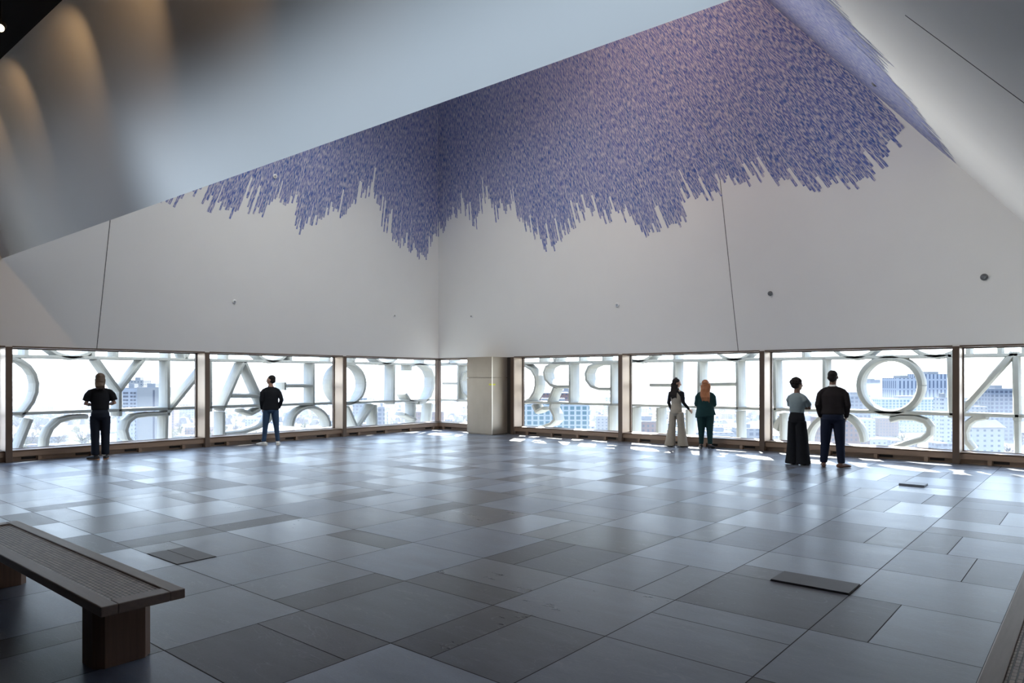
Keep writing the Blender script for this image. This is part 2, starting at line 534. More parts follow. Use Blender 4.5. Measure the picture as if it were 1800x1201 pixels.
# ------------------------------------------------------------------ the blue mural
def mural_material():
    m = bpy.data.materials.new('mural_blue_script'); m.use_nodes = True
    n, l = m.node_tree.nodes, m.node_tree.links
    b = n['Principled BSDF']; b.inputs['Roughness'].default_value = .85; b.inputs['Specular IOR Level'].default_value = .2
    uv = n.new('ShaderNodeUVMap'); uv.uv_map = 'uv'
    at = n.new('ShaderNodeAttribute'); at.attribute_name = 'tone'
    mp = n.new('ShaderNodeMapping'); mp.inputs['Scale'].default_value = (48, 8, 1); l.new(uv.outputs[0], mp.inputs[0])
    vo = n.new('ShaderNodeTexNoise'); vo.inputs['Scale'].default_value = 1.0; vo.inputs['Detail'].default_value = 3
    l.new(mp.outputs[0], vo.inputs['Vector'])
    th = n.new('ShaderNodeMapRange'); th.inputs[1].default_value = .44; th.inputs[2].default_value = .60
    l.new(vo.outputs[0], th.inputs[0])
    big = n.new('ShaderNodeTexNoise'); big.inputs['Scale'].default_value = .9; big.inputs['Detail'].default_value = 4
    l.new(uv.outputs[0], big.inputs['Vector'])
    c = n.new('ShaderNodeMix'); c.data_type = 'RGBA'
    c.inputs[6].default_value = (.035, .060, .32, 1); c.inputs[7].default_value = (.09, .20, .46, 1)
    l.new(big.outputs[0], c.inputs[0])
    sep = n.new('ShaderNodeSeparateColor'); l.new(at.outputs['Color'], sep.inputs[0])
    c2 = n.new('ShaderNodeMix'); c2.data_type = 'RGBA'; c2.inputs[7].default_value = (.24, .23, .50, 1)
    l.new(sep.outputs[0], c2.inputs[0]); l.new(c.outputs[2], c2.inputs[6])
    inv = n.new('ShaderNodeMix'); inv.data_type = 'RGBA'; inv.inputs[7].default_value = (.58, .56, .62, 1)
    l.new(th.outputs[0], inv.inputs[0]); l.new(c2.outputs[2], inv.inputs[6])
    l.new(inv.outputs[2], b.inputs['Base Color'])
    return m


M_MURAL = mural_material()


def mural(name, nrm, outline, pitch, clip, label, z_top=10.75, seed=1):
    """outline: photo-read tips of the strokes from left to right"""
    nrm = Vector(nrm).normalized()
    p0 = {'L': (0, 0, ZT), 'R': (0, 0, ZT), 'P': (X1, 0, ZT)}[clip]
    A = on_plane(770, -600, nrm, p0)
    pts = [on_plane(x, y, nrm, p0) for x, y in outline]
    u = Vector((0, 0, 1)); u = (u - nrm * u.dot(nrm)).normalized(); v = nrm.cross(u)
    pol = []
    for p in pts:
        d = p - A
        pol.append((math.atan2(d.dot(v), -d.dot(u)), d.length))
    pol.sort()
    R = random.Random(seed)
    verts = []; faces = []; uvs = []; tone = []
    rmean = sum(r for _, r in pol) / len(pol)
    dth = pitch / rmean
    th = pol[0][0]
    layer = 0
    while layer < 2:
        if th >= pol[-1][0]:
            layer += 1; th = pol[0][0] + dth * .5; continue
        for k in range(len(pol) - 1):
            if pol[k][0] <= th <= pol[k + 1][0]: break
        f = (th - pol[k][0]) / max(1e-9, pol[k + 1][0] - pol[k][0])
        r = pol[k][1] * (1 - f) + pol[k + 1][1] * f
        r += R.choice((0, 0, 1)) * R.uniform(-.75, .1) + R.uniform(-.28, .06) - layer * R.uniform(.15, 1.1)
        w = dth * R.uniform(.88, 1.12) * .5
        dirn = lambda t: (-u * math.cos(t) + v * math.sin(t))
        # clip the top end
        d0 = dirn(th)
        def okp(p):
            if p.z > z_top: return False
            if clip == 'L' and -p.y < p.x + .004: return False
            if clip == 'R' and (p.x < -p.y + .004 or p.x > X1 - (p.z - ZT) / TP - .01): return False
            if clip == 'P' and p.y > -(p.z - ZT) / T75 - .01: return False
            return True
        step = .04
        a = None; q = 0.0; lo = None; hi = None
        while q < r:
            if okp(A + d0 * q):
                if lo is None: lo = q
                hi = q
            q += step
        if lo is not None and hi - lo > .15:
            if hi > r - 2 * step: hi = r
            L = hi - lo; nseg = max(2, int(L / .35)); b = len(verts); off = R.uniform(0, 50)
            for i in range(nseg + 1):
                q = lo + L * i / nseg; ww = w * (1 if i < nseg else .8)
                for sg in (-1, 1):
                    verts.append(A + dirn(th + sg * ww) * q + nrm * (.004 - .0015 * layer))
            for i in range(nseg):
                faces.append((b + 2 * i, b + 2 * i + 1, b + 2 * i + 3, b + 2 * i + 2))
                for (kk, sg) in ((i, 0), (i, 1), (i + 1, 1), (i + 1, 0)):
                    uvs.append((off + sg * w * 2 * rmean, lo + L * kk / nseg))
                fade = max(0, 1 - (lo + L * (i + .5) / nseg) / max(.1, r))
                tone.append((min(1, R.uniform(0, .45) + .55 * fade), 0, 0))
        th += dth * R.uniform(.85, 1.15)
    me = bpy.data.meshes.new(name); me.from_pydata([tuple(q) for q in verts], [], faces)
    me.materials.append(M_MURAL)
    ul = me.uv_layers.new(name='uv')
    for i, q in enumerate(uvs): ul.data[i].uv = q
    ca = me.color_attributes.new('tone', 'FLOAT_COLOR', 'CORNER')
    for p in me.polygons:
        for q in p.loop_indices: ca.data[q].color = (*tone[p.index], 1)
    o = bpy.data.objects.new(name, me); COL.objects.link(o)
    tag(o, label, 'mural')
    return o


OUT_L = [(262, 392), (275, 380), (290, 362), (300, 330), (318, 362), (328, 350), (342, 352), (348, 338), (362, 372), (378, 386), (392, 362), (403, 388), (418, 372),
         (432, 372), (450, 378), (465, 388), (478, 362), (492, 355), (505, 368), (524, 421), (535, 410), (550, 412), (562, 392), (576, 385), (590, 376),
         (600, 388), (612, 372), (622, 366), (634, 362), (641, 344), (650, 352), (660, 352), (672, 402), (684, 412), (692, 425), (702, 436), (715, 446),
         (728, 450), (740, 460), (748, 460), (756, 448), (764, 430), (772, 424)]
OUT_R = [(760, 430), (768, 424), (776, 412), (784, 400), (792, 394), (804, 385), (822, 384), (838, 402), (848, 372), (858, 346), (864, 362), (873, 390), (886, 378),
         (900, 366), (912, 392), (926, 405), (940, 420), (950, 432), (962, 443), (975, 436), (986, 440), (1000, 418), (1012, 402), (1022, 392), (1036, 378),
         (1048, 384), (1062, 394), (1078, 384), (1092, 390), (1110, 384), (1130, 408), (1148, 414), (1164, 410), (1178, 398), (1192, 398), (1211, 388),
         (1217, 350), (1232, 352), (1250, 358), (1268, 345), (1276, 320), (1290, 324), (1304, 332), (1318, 324), (1332, 320), (1352, 318), (1375, 328), (1392, 330),
         (1410, 338), (1430, 336), (1446, 342), (1462, 330), (1482, 336), (1510, 346), (1522, 336), (1538, 328), (1548, 308), (1564, 290), (1574, 272),
         (1586, 256), (1588, 236), (1592, 224), (1602, 214), (1640, 206), (1700, 190), (1760, 180)]
OUT_P = [(1680, 352), (1700, 325), (1680, 290), (1650, 238), (1632, 215), (1618, 196), (1606, 186), (1598, 170), (1575, 146), (1562, 130), (1560, 104), (1548, 92), (1532, 76), (1515, 60),
         (1500, 42), (1488, 24), (1476, 8), (1462, -10), (1445, -30), (1425, -60)]
mural('mural', NL, OUT_L, .058, 'L', 'blue script mural dripping down the leaning wall left of the hall corner', seed=3)
mural('mural', NR, OUT_R, .058, 'R', 'largest blue script mural, on the leaning wall right of the hall corner', seed=5)
mural('mural', NP, OUT_P, .05, 'P', 'narrow pale blue mural streaks along the edge of the right sloping ceiling', seed=8)

# ------------------------------------------------------------------ wall fittings (round heads)
M_RIM = mat('fitting_white', (.75, .76, .76), .4)
M_LENS = mat('fitting_lens', (.55, .57, .58), .15, metal=.6)
M_DK = mat('fitting_grey', (.16, .17, .18), .5)


def fitting(px, py, nrm, p0, r, dark, label):
    p = on_plane(px, py, nrm, p0); nrm = Vector(nrm).normalized()
    o = empty('sprinkler_cover', p)
    o.rotation_mode = 'QUATERNION'; o.rotation_quaternion = nrm.to_track_quat('Z', 'Y')
    mb = MB(); mb.tube([(0, 0, 0), (0, 0, .018), (0, 0, .024)], [r, r, r * .8], 24)
    mb.build('rim', M_DK if dark else M_RIM, o, smooth=False)
    mb = MB(); mb.tube([(0, 0, .02), (0, 0, .03)], [r * .55, r * .45], 20)
    mb.build('lens', M_DK if dark else M_LENS, o)
    tag(o, label, 'sprinkler cover')


PL0 = (0, 0, ZT); PP0 = (X1, 0, ZT)
fitting(412, 530, NL, PL0, .05, 0, 'small round white cover on the left wall under the mural, farther from the corner')
fitting(693, 555, NL, PL0, .055, 0, 'small round white cover on the left wall nearest the corner')
fitting(483, 310, NL, PL0, .055, 0, 'small round white cover set inside the blue mural of the left wall')
fitting(829, 556, NR, PL0, .055, 0, 'small round white cover just right of the hall corner above the metal pier')
fitting(1085, 536, NR, PL0, .06, 0, 'small round pale cover on the right wall between pier and wall joint')
fitting(1354, 516, NR, PL0, .055, 1, 'smaller dark grey round cover on the right wall near the joint')
fitting(1730, 487, NR, PL0, .065, 1, 'larger dark grey round cover at the far right of the right wall')
fitting(1537, 148, NP, PP0, .05, 1, 'small dark round cover in the mural streaks of the sloping ceiling')

# ------------------------------------------------------------------ track spots under the black ceiling
M_EMIT = bpy.data.materials.new('lamp_glow'); M_EMIT.use_nodes = True
bb = M_EMIT.node_tree.nodes['Principled BSDF']
bb.inputs['Emission Color'].default_value = (1, .78, .5, 1); bb.inputs['Emission Strength'].default_value = 14
M_SPOT = mat('black_metal', (.02, .02, .02), .5)


def spot(x, y, z, tgt, power, size, label, blend=.9, glow=True):
    o = empty('spotlight', (x, y, z))
    d = (Vector(tgt) - Vector((x, y, z))).normalized()
    q = d.to_track_quat('-Z', 'Y')
    R = q.to_matrix()
    mb = MB(); mb.tube([R @ Vector((0, 0, .12)), R @ Vector((0, 0, -.03))], [.045, .05], 18, ref=(0, 0, 1) if abs(d.z) < .9 else (1, 0, 0))
    mb.tube([(0, 0, .05), (0, 0, ZK - z)], [.012, .012], 8, ref=(1, 0, 0))
    mb.build('lamp_housing', M_SPOT, o)
    if glow:
        mb = MB(); mb.tube([R @ Vector((0, 0, -.031)), R @ Vector((0, 0, -.034))], [.042, .042], 18, ref=(0, 0, 1) if abs(d.z) < .9 else (1, 0, 0))
        mb.build('lamp_lens', M_EMIT, o)
    ld = bpy.data.lights.new('spot_beam', 'SPOT'); ld.energy = power; ld.spot_size = math.radians(size); ld.spot_blend = blend
    ld.color = (1.0, .62, .30); ld.shadow_soft_size = .04
    lo = bpy.data.objects.new('spot_beam', ld); COL.objects.link(lo); lo.parent = o
    lo.location = d * .06; lo.rotation_mode = 'QUATERNION'; lo.rotation_quaternion = q
    tag(o, label, 'spotlight')


# the warm track lamps that scallop the bulkhead hang out of the frame; only their light is needed
for i, (x, p) in enumerate(((3.9, 36), (5.4, 42), (7.6, 52), (9.4, 52), (11.4, 46), (13.4, 40))):
    ld = bpy.data.lights.new('track_lamp', 'SPOT'); ld.energy = p; ld.spot_size = math.radians(58); ld.spot_blend = 1.0
    ld.color = (1.0, .62, .30); ld.shadow_soft_size = .04
    lo = bpy.data.objects.new('track_lamp', ld); COL.objects.link(lo)
    lo.location = (x + .9, -14.05, 6.0)
    lo.rotation_euler = (Vector((x - 1.3, -13.15, 5.3)) - Vector(lo.location)).to_track_quat('-Z', 'Y').to_euler()
pz = on_floor(1, 48, 5.85)
spot(pz[0], pz[1], 5.85, (14.5, -17.5, 0), 30, 50, 'single glowing warm spotlight at the upper left in the black ceiling')

# ------------------------------------------------------------------ benches
M_WOOD = mat('walnut_frame', (.19, .125, .095), .42, noise_amt=.3, noise_scale=14, stretch=(.3, 3, 3))
M_LEG = mat('timber_leg', (.13, .066, .038), .5, noise_amt=.4, noise_scale=16, stretch=(4, 4, .15))


def weave_mat():
    m = bpy.data.materials.new('woven_leather'); m.use_nodes = True
    n, l = m.node_tree.nodes, m.node_tree.links; b = n['Principled BSDF']
    tc = n.new('ShaderNodeTexCoord'); mp = n.new('ShaderNodeMapping'); mp.inputs['Scale'].default_value = (1, 1, 1)
    l.new(tc.outputs['Object'], mp.inputs[0])
    br = n.new('ShaderNodeTexBrick'); br.inputs['Scale'].default_value = 12; br.inputs['Mortar Size'].default_value = .05
    br.inputs['Color1'].default_value = (.44, .34, .28, 1); br.inputs['Color2'].default_value = (.28, .21, .17, 1); br.inputs['Mortar'].default_value = (.03, .025, .02, 1)
    br.inputs['Brick Width'].default_value = .55; br.inputs['Row Height'].default_value = .3
    br.inputs['Mortar Smooth'].default_value = .5
    l.new(mp.outputs[0], br.inputs['Vector']); l.new(br.outputs['Color'], b.inputs['Base Color'])
    bp = n.new('ShaderNodeBump'); bp.inputs['Strength'].default_value = .9; bp.inputs['Distance'].default_value = .006; bp.invert = True
    l.new(br.outputs['Fac'], bp.inputs['Height']); l.new(bp.outputs[0], b.inputs['Normal'])
    b.inputs['Roughness'].default_value = .5
    return m


M_WEAVE = weave_mat()


def bench(loc, rz, L, W, label, fw=.09, wood=M_WOOD):
    o = empty('bench', loc, rz)
    h = .45; t = .058
    mb = MB(); x, y = L / 2, W / 2
    mb.box(-x, x, y - fw, y, h - t, h); mb.box(-x, x, -y, -y + fw, h - t, h)
    mb.box(-x, -x + fw * 1.3, -y + fw, y - fw, h - t, h); mb.box(x - fw * 1.3, x, -y + fw, y - fw, h - t, h)
    mb.box(-x + fw, x - fw, -y + fw, y - fw, h - t, h - t + .02)
    mb.build('seat_frame', wood, o, bevel=.006)
    mb = MB(); mb.box(-x + fw * 1.3, x - fw * 1.3, -y + fw, y - fw, h - .03, h - .008)
    # raised stitched border
    mb.build('woven_seat', M_WEAVE, o, bevel=.004)
    for sx in (-1, 1):
        cx = sx * (x - .40); a, b, c = .13, .165, .05
        poly = [(cx - a + c, -b), (cx + a - c, -b), (cx + a, -b + c), (cx + a, b - c), (cx + a - c, b), (cx - a + c, b), (cx - a, b - c), (cx - a, -b + c)]
        mb = MB(); mb.prism(poly, 0, h - t)
        mb.build('leg', M_LEG, o)
    tag(o, label, 'bench')
    return o


bench((11.25, -14.815, 0), 0, 3.18, .47, 'dark wooden bench with woven seat at the lower left')
bench((17.04, -11.6, 0), PI / 2, 3.9, .70, 'bench with woven seat cut off at the lower right edge', fw=.085)

# ------------------------------------------------------------------ floor access covers
M_COVER = mat('cover_stone', (.060, .057, .058), .5, noise_amt=.2, noise_scale=6)
M_EDGE = mat('cover_edge', (.02, .015, .015), .6)


def cover(x0, x1, y0, y1, lift, label, seam=None, m=M_COVER):
    cx, cy = (x0 + x1) / 2, (y0 + y1) / 2
    o = empty('floor_access_cover', (cx, cy, 0))
    mb = MB(); g = .006
    if seam:
        s = y0 + (y1 - y0) * seam - cy
        mb.box(x0 - cx + g, x1 - cx - g, y0 - cy + g, s - .004, 0, lift); mb.box(x0 - cx + g, x1 - cx - g, s + .004, y1 - cy - g, 0, lift)
    else:
        mb.box(x0 - cx + g, x1 - cx - g, y0 - cy + g, y1 - cy - g, 0.0, lift)
    mb.build('lid', m, o)
    mb = MB()
    mb.box(x0 - cx, x1 - cx, y0 - cy, y1 - cy, 0, .003)
    mb.build('frame', M_EDGE, o)
    tag(o, label, 'floor cover')


cover(GX + 9.37, GX + 10, GY - 13, GY - 12.62, .005, 'dark two-strip floor cover near the wooden bench', .5)
cover(GX + 14.37, GX + 15, GY - 10, GY - 9.66, .014, 'long dark raised floor cover in the right foreground')
cover(GX + 14.0, GX + 14.37, GY - 3.31, GY - 3.0, .03, 'small raised floor cover near the right windows', m=mat('cover_pale', (.12, .13, .15), .4))


# ------------------------------------------------------------------ people
SKIN = mat('skin', (.42, .24, .17), .55)
SKIN_D = mat('skin_brown', (.16, .085, .055), .55)
M_EYE = mat('eye', (.7, .7, .7), .2)


def hand(mb, w, d, palm, thumb_side, s=1.0, curl=.5):
    """w wrist point, d direction of the hand, palm normal, thumb side vector"""
    d = d.normalized(); palm = (palm - d * palm.dot(d)).normalized(); sd = d.cross(palm).normalized()
    if sd.dot(thumb_side) < 0: sd = -sd
    mb.tube([w - d * .02, w + d * .02, w + d * .055 * s, w + d * .088 * s], [(.024, .018), (.034, .016), (.041, .015), (.038, .012)], 12, ref=palm)
    lens = (.070, .078, .073, .058)
    for k in range(4):
        off = (0.030 - .020 * k)
        b = w + d * .082 * s + sd * off
        L = lens[k] * s; a = 0.0; p = b; pts = [b - d * .015]
        pts.append(b)
        for q in (.42, .33, .25):
            a += curl * .75
            p = p + (d * math.cos(a) + palm * math.sin(a)) * (L * q)
            pts.append(p)
        mb.tube(pts, [.0095, .0095, .009, .0082, .007], 8, ref=sd)
    b = w + d * .028 * s + sd * .030
    t1 = b + (d * .6 + sd * .75 + palm * .2).normalized() * .036 * s
    t2 = t1 + (d * .85 + sd * .3 + palm * .45).normalized() * .030 * s
    mb.tube([b - sd * .012, b, t1, t2], [.012, .013, .011, .009], 8, ref=palm)


def foot_mesh(mb, ank, yaw, L=.26, wd=.048, h=.075, heel=0.0):
    f = Vector((math.sin(-yaw) * -1, math.cos(yaw), 0)); f = Vector((math.sin(yaw), math.cos(yaw), 0))
    a = Vector((ank[0], ank[1], 0)) - f * .055
    pts = [a + Vector((0, 0, .045 + heel)), a + f * .06 + Vector((0, 0, .045 + heel)), a + f * .13 + Vector((0, 0, .040 + heel * .5)),
           a + f * .20 + Vector((0, 0, .030)), a + f * L + Vector((0, 0, .026))]
    mb.tube(pts, [(wd * .75, .040), (wd * .85, .045), (wd * .95, .038), (wd * 1.05, .028), (wd * .62, .022)], 14, ref=(0, 0, 1))
    mb.tube([a + f * .055 + Vector((0, 0, .04 + heel)), a + f * .05 + Vector((0, 0, .11 + heel))], [(wd * .85, wd * 1.0), (wd * .8, wd * .9)], 12, ref=(0, 1, 0))


def person(S):
    H = S['H']; k = H / 1.80
    root = empty('person', (*S['at'], 0), S['rz'])
    root.scale = (k, k, k)
    B = S.get('build', 1.0)              # body width factor
    sk = S.get('skin', SKIN)
    V = Vector
    hipx = .095 * (1 + .25 * (B - 1))
    sh = S.get('shoulder', .195)
    # joints
    J = S['arms']                        # side -> (elbow, wrist, hand dir, palm, curl)
    body = MB()
    # torso
    tz = [(.90, .125 * B, .095 * B), (1.00, .130 * B, .10 * B), (1.10, .115 * B, .085 * B), (1.22, .125 * B, .092 * B), (1.34, .135 * B, .095), (1.42, .115, .075), (1.49, .085, .06)]
    body.tube([V((0, 0, z)) for z, _, _ in tz], [(a, b) for _, a, b in tz], 20, ref=(0, 1, 0))
    body.tube([V((0, -.005, 1.44)), V((0, .0, 1.52)), V((0, .012, 1.60))], [.066, .060, .058], 14, ref=(0, 1, 0))
    hr = Matrix.Rotation(S.get('head_yaw', 0), 3, 'Z') @ Matrix.Rotation(S.get('head_pitch', 0), 3, 'X')
    HS = S.get('head', 1.13)
    hc = V((0, .015, 1.655))

    def hp(x, y, z): return hc + hr @ V((x * HS * 1.04, y * HS, z * (1 + (HS - 1) * .5)))
    body.ell(hp(0, -.012, .03), (.078 * HS, .094 * HS, .094), hr)
    body.tube([hp(0, .012, .02), hp(0, .022, -.03), hp(0, .034, -.075), hp(0, .045, -.102)], [(.077, .083), (.070, .074), (.055, .059), (.027, .028)], 16, ref=hr @ V((0, 1, 0)))
    body.tube([hp(0, .083, .025), hp(0, .098, -.005), hp(0, .107, -.022), hp(0, .088, -.032)], [.009, .011, .015, .009], 8, ref=hr @ V((1, 0, 0)))
    body.ell(hp(0, .080, -.056), (.022, .012, .007), hr)
    body.ell(hp(0, .078, -.067), (.018, .012, .007), hr)
    body.ell(hp(0, .083, .036), (.040, .010, .010), hr)
    for sx in (-1, 1):
        body.ell(hp(sx * .076, -.004, -.005), (.009, .018, .030), hr)
        # arm
        el, wr, hd, pm, cu = J[sx]
        s_ = V((sx * sh * .84, 0, 1.385)); el = V(el); wr = V(wr)
        body.tube([V((sx * .10, 0, 1.43)), s_, s_.lerp(el, .35), el, el.lerp(wr, .3), wr], [.046, .044, .040, .036, .036, .026], 14, ref=(0, 1, .2))
        hand(body, wr, V(hd), V(pm), V((-sx * .3, .9, .1)), 1.0, cu)
        # leg
        fx, fy, fyaw = S['feet'][sx]
        hip = V((sx * hipx, 0, .91)); an = V((fx, fy, .09)); kn = hip.lerp(an, .5) + V((0, .02, .0))
        body.tube([hip + V((0, 0, .05)), hip, hip.lerp(kn, .5), kn, kn.lerp(an, .35), an, an + V((0, 0, -.03))],
                  [.062 * B, .070 * B, .066 * B, .050 * B, .050 * B, .036, .038], 16, ref=(0, 1, 0))
        foot_mesh(body, (fx, fy), fyaw, heel=S.get('heel', 0))
    bo = body.build('body', sk, root, remesh=.0065, smooth_it=3)
    eye = None
    for sx in (-1, 1):
        mb = MB(); mb.ell(hp(sx * .031, .079, .018), (.011, .009, .008), hr, 10, 6)
        mb.build('eye', M_EYE, root, smooth=True)
    # ---- trousers
    P = S['trousers']
    mb = MB(); W = P['waist']
    mb.tube([V((0, 0, W + .0)), V((0, 0, W - .06)), V((0, -.01, .96)), V((0, -.01, .89)), V((0, 0, .83))],
            [(.142 * B * P.get('wf', 1), .11 * B), (.150 * B, .118 * B), (P.get('hipw', .172) * B, .128 * B), (P.get('hipw', .172) * B, .125 * B), (.13 * B, .095 * B)], 24, ref=(0, 1, 0))
    for sx in (-1, 1):
        fx, fy, fyaw = S['feet'][sx]
        hip = V((sx * hipx * P.get('legx', 1.0), 0, .90)); an = V((fx, fy, P.get('hem', .06))); kn = hip.lerp(an, .5) + V((0, .015, 0))
        r = P['r']
        pts = [hip, hip.lerp(kn, .35), hip.lerp(kn, .75), kn, kn.lerp(an, .3), kn.lerp(an, .65), an + V((0, 0, .03)), an]
        fr = []
        for i, q in enumerate((0, .17, .37, .5, .65, .82, .97, 1.0)):
            for a_, b_ in zip(r[:-1], r[1:]):
                if a_[0] <= q <= b_[0]:
                    f = (q - a_[0]) / (b_[0] - a_[0]); fr.append((a_[1] * (1 - f) + b_[1] * f)); break
        rng = random.Random(int(fx * 1000))
        mb.tube(pts, [(v * B * (1 + rng.uniform(-.03, .03)), v * B * 1.04) for v in fr], 18, ref=(0, 1, 0))
    mb.build('trousers', P['m'], root, remesh=.009, smooth_it=3)
    # ---- top
    C = S['top']
    mb = MB(); rings = C['rings']
    mb.tube([V((r_[3] if len(r_) > 3 else 0, r_[4] if len(r_) > 4 else 0, r_[0])) for r_ in rings], [(r_[1], r_[2]) for r_ in rings], 26, ref=(0, 1, 0))
    for sx in (-1, 1):
        el, wr = V(J[sx][0]), V(J[sx][1]); s_ = V((sx * sh, 0, 1.40))
        ar = C.get('arm', .062)
        end = C['sleeve']
        pts = [V((sx * .07, 0, 1.435)), V((sx * sh * .55, 0, 1.425)), V((sx * sh * .86, 0, 1.395)), s_ + V((sx * .012, 0, -.06))]; rr = [.055, .056, ar * .88, ar * .96]
        if end <= 1:
            pts += [s_.lerp(el, end * .5), s_.lerp(el, end)]; rr += [ar * .98, ar * 1.06]
        else:
            pts += [s_.lerp(el, .5), el, el.lerp(wr, .5), el.lerp(wr, .97)]; rr += [ar * .90, ar * .84, ar * .74, ar * .60]
        mb.tube(pts, rr, 16, ref=(0, 1, .2))
    if C.get('sleeve_m'):
        # sleeveless vest over a long sleeved shirt: body and sleeves in two garments
        n_t = C['torso_faces'] = None
    mb.build(C['name'], C['m'], root, remesh=.009, smooth_it=3)
    if S.get('extra'): S['extra'](root, hp, hr, hc, J, sh)
    # ---- shoes
    for sx in (-1, 1):
        fx, fy, fyaw = S['feet'][sx]
        mb = MB(); foot_shoe(mb, (fx, fy), fyaw, S.get('heel', 0), S.get('shoe_open', False))
        so = mb.build('shoe', S['shoe'], root, remesh=.006, smooth_it=2)
        if S.get('sole'):
            mb = MB(); f = V((math.sin(fyaw), math.cos(fyaw), 0)); a = V((fx, fy, 0)) - f * .055
            mb.tube([a - f * .035 + V((0, 0, .012)), a + f * .08 + V((0, 0, .012)), a + f * .17 + V((0, 0, .012)), a + f * .26 + V((0, 0, .012))],
                    [(.036, .012), (.046, .012), (.054, .012), (.03, .011)], 14, ref=(0, 0, 1))
            mb.build('sole', S['sole'], so)
    # ---- hair
    S['hair'](root, hp, hr, hc)
    tag(root, S['label'], 'person')
    return root


def foot_shoe(mb, ank, yaw, heel, open_):
    f = Vector((math.sin(yaw), math.cos(yaw), 0)); a = Vector((ank[0], ank[1], 0)) - f * .055
    Z = lambda z: Vector((0, 0, z))
    pts = [a - f * .035 + Z(.040 + heel), a + f * .02 + Z(.045 + heel), a + f * .07 + Z(.046 + heel * .9), a + f * .14 + Z(.042 + heel * .4), a + f * .205 + Z(.034), a + f * .262 + Z(.028)]
    mb.tube(pts, [(.028, .034), (.042, .046), (.047, .047), (.050, .040), (.055, .032), (.030, .024)], 16, ref=(0, 0, 1))
    if not open_: mb.tube([a + f * .05 + Z(.05), a + f * .045 + Z(.10)], [(.045, .052), (.043, .048)], 14, ref=(0, 1, 0))
    if heel > .01: mb.tube([a + f * .0 + Z(.0), a + Z(.03 + heel)], [.012, .026], 10, ref=(0, 1, 0))


def hair_short(m, puff=0.0, back=.0, name='hair', curly=0.0):
    def fn(root, hp, hr, hc):
        mb = MB()
        mb.ell(hp(0, -.026, .050), (.089 + puff, .099 + puff, .086 + puff), hr, 20, 14)
        mb.ell(hp(0, -.042, .0), (.084 + puff * .8, .078 + puff * .8, .080), hr, 20, 12)
        if curly:
            R = random.Random(4)
            for i in range(170):
                t, ph = R.uniform(0, 2 * PI), R.uniform(0, PI * .62)
                d = Vector((math.sin(ph) * math.cos(t), math.sin(ph) * math.sin(t), math.cos(ph)))
                if d.y > .75: continue
                mb.ell(hp(d.x * (.082 + puff), -.03 + d.y * (.092 + puff), .045 + d.z * (.088 + puff)), (.014, .014, .014), None, 6, 4)
        mb.build(name, m, root, remesh=.006, smooth_it=1 if curly else 2)
    return fn


def hair_long(m, length, width, wav=0.0, fringe=True, clip=None):
    def fn(root, hp, hr, hc):
        mb = MB()
        mb.ell(hp(0, -.022, .045), (.094, .104, .090), hr, 20, 14)
        mb.ell(hp(0, -.038, -.01), (.095, .084, .09), hr, 20, 12)
        z0 = 1.66; n = 7; pts = []; rr = []
        bk = hr @ Vector((0, -.055, 0))
        for i in range(n + 1):
            f = i / n
            z = z0 - (z0 - length) * f
            pts.append(Vector((bk.x * (1 - f * .5) + hc.x + .012 * math.sin(f * 9) * wav, bk.y * (1 - .2 * f) + hc.y - .075 * min(1, f * 1.5), z)))
            w = width * (1 - .25 * f ** 3) * (1 + .05 * math.sin(f * 14) * wav)
            rr.append((w, .045 if f > .3 else .06))
        rr[-1] = (width * .45, .022)
        mb.tube(pts, rr, 20, ref=(0, 1, 0))
        R = random.Random(2)
        for i in range(16):     # separate locks give the outline its strands
            x = (i / 15 - .5) * 2 * width * .85
            p = [Vector((pts[3].x + x * .9, pts[3].y - .025, pts[3].z)), Vector((pts[5].x + x + R.uniform(-.01, .01), pts[5].y - .035, pts[5].z)),
                 Vector((pts[7].x + x * .8 + R.uniform(-.015, .015), pts[7].y - .01, pts[7].z - R.uniform(-.01, .035)))]
            mb.tube(p, [.014, .015, .005], 7, ref=(0, 1, 0))
        mb.build('hair', m, root, remesh=.007, smooth_it=1)
        if clip:
            mb = MB(); c = hp(-.03, -.03, .135)
            mb.ell(c + Vector((-.018, 0, 0)), (.02, .012, .014), None, 10, 6); mb.ell(c + Vector((.018, 0, 0)), (.02, .012, .014), None, 10, 6)
            mb.build('hair_clip', clip, root, smooth=True)
    return fn


CLOTH = dict(noise_amt=.15, noise_scale=14)
C_BLACK = mat('black_cotton', (.010, .011, .014), .9, spec=.15, **CLOTH)
C_NAVY = mat('dark_navy_trousers', (.012, .016, .026), .9, spec=.15, **CLOTH)
C_BLAZER = mat('black_blazer_wool', (.009, .010, .013), .85, spec=.2, **CLOTH)
C_DENIM = mat('blue_denim', (.020, .050, .105), .85, noise_amt=.25, noise_scale=30)
C_BEIGE = mat('beige_tweed', (.30, .27, .225), .95, noise_amt=.2, noise_scale=60)
C_GREEN = mat('dark_green_suit', (.008, .034, .036), .85, spec=.2, **CLOTH)
C_GREY = mat('grey_blue_knit', (.17, .215, .23), .95, noise_amt=.1, noise_scale=20)
C_DKKNIT = mat('charcoal_knit', (.020, .017, .018), .95, spec=.1, **CLOTH)
C_NAVY2 = mat('navy_slacks', (.010, .014, .030), .9, spec=.15, **CLOTH)
H_BROWN = mat('brown_hair', (.085, .055, .035), .6, noise_amt=.3, noise_scale=30, stretch=(3, 3, .4))
H_DARK = mat('dark_hair', (.014, .011, .011), .7, spec=.2, noise_amt=.3, noise_scale=30, stretch=(3, 3, .4))
H_GINGER = mat('ginger_hair', (.30, .115, .045), .5, noise_amt=.45, noise_scale=22, stretch=(3, 3, .4))
SH_WHITE = mat('white_leather', (.72, .71, .68), .5)
SH_TAN = mat('tan_sole', (.42, .22, .11), .6)
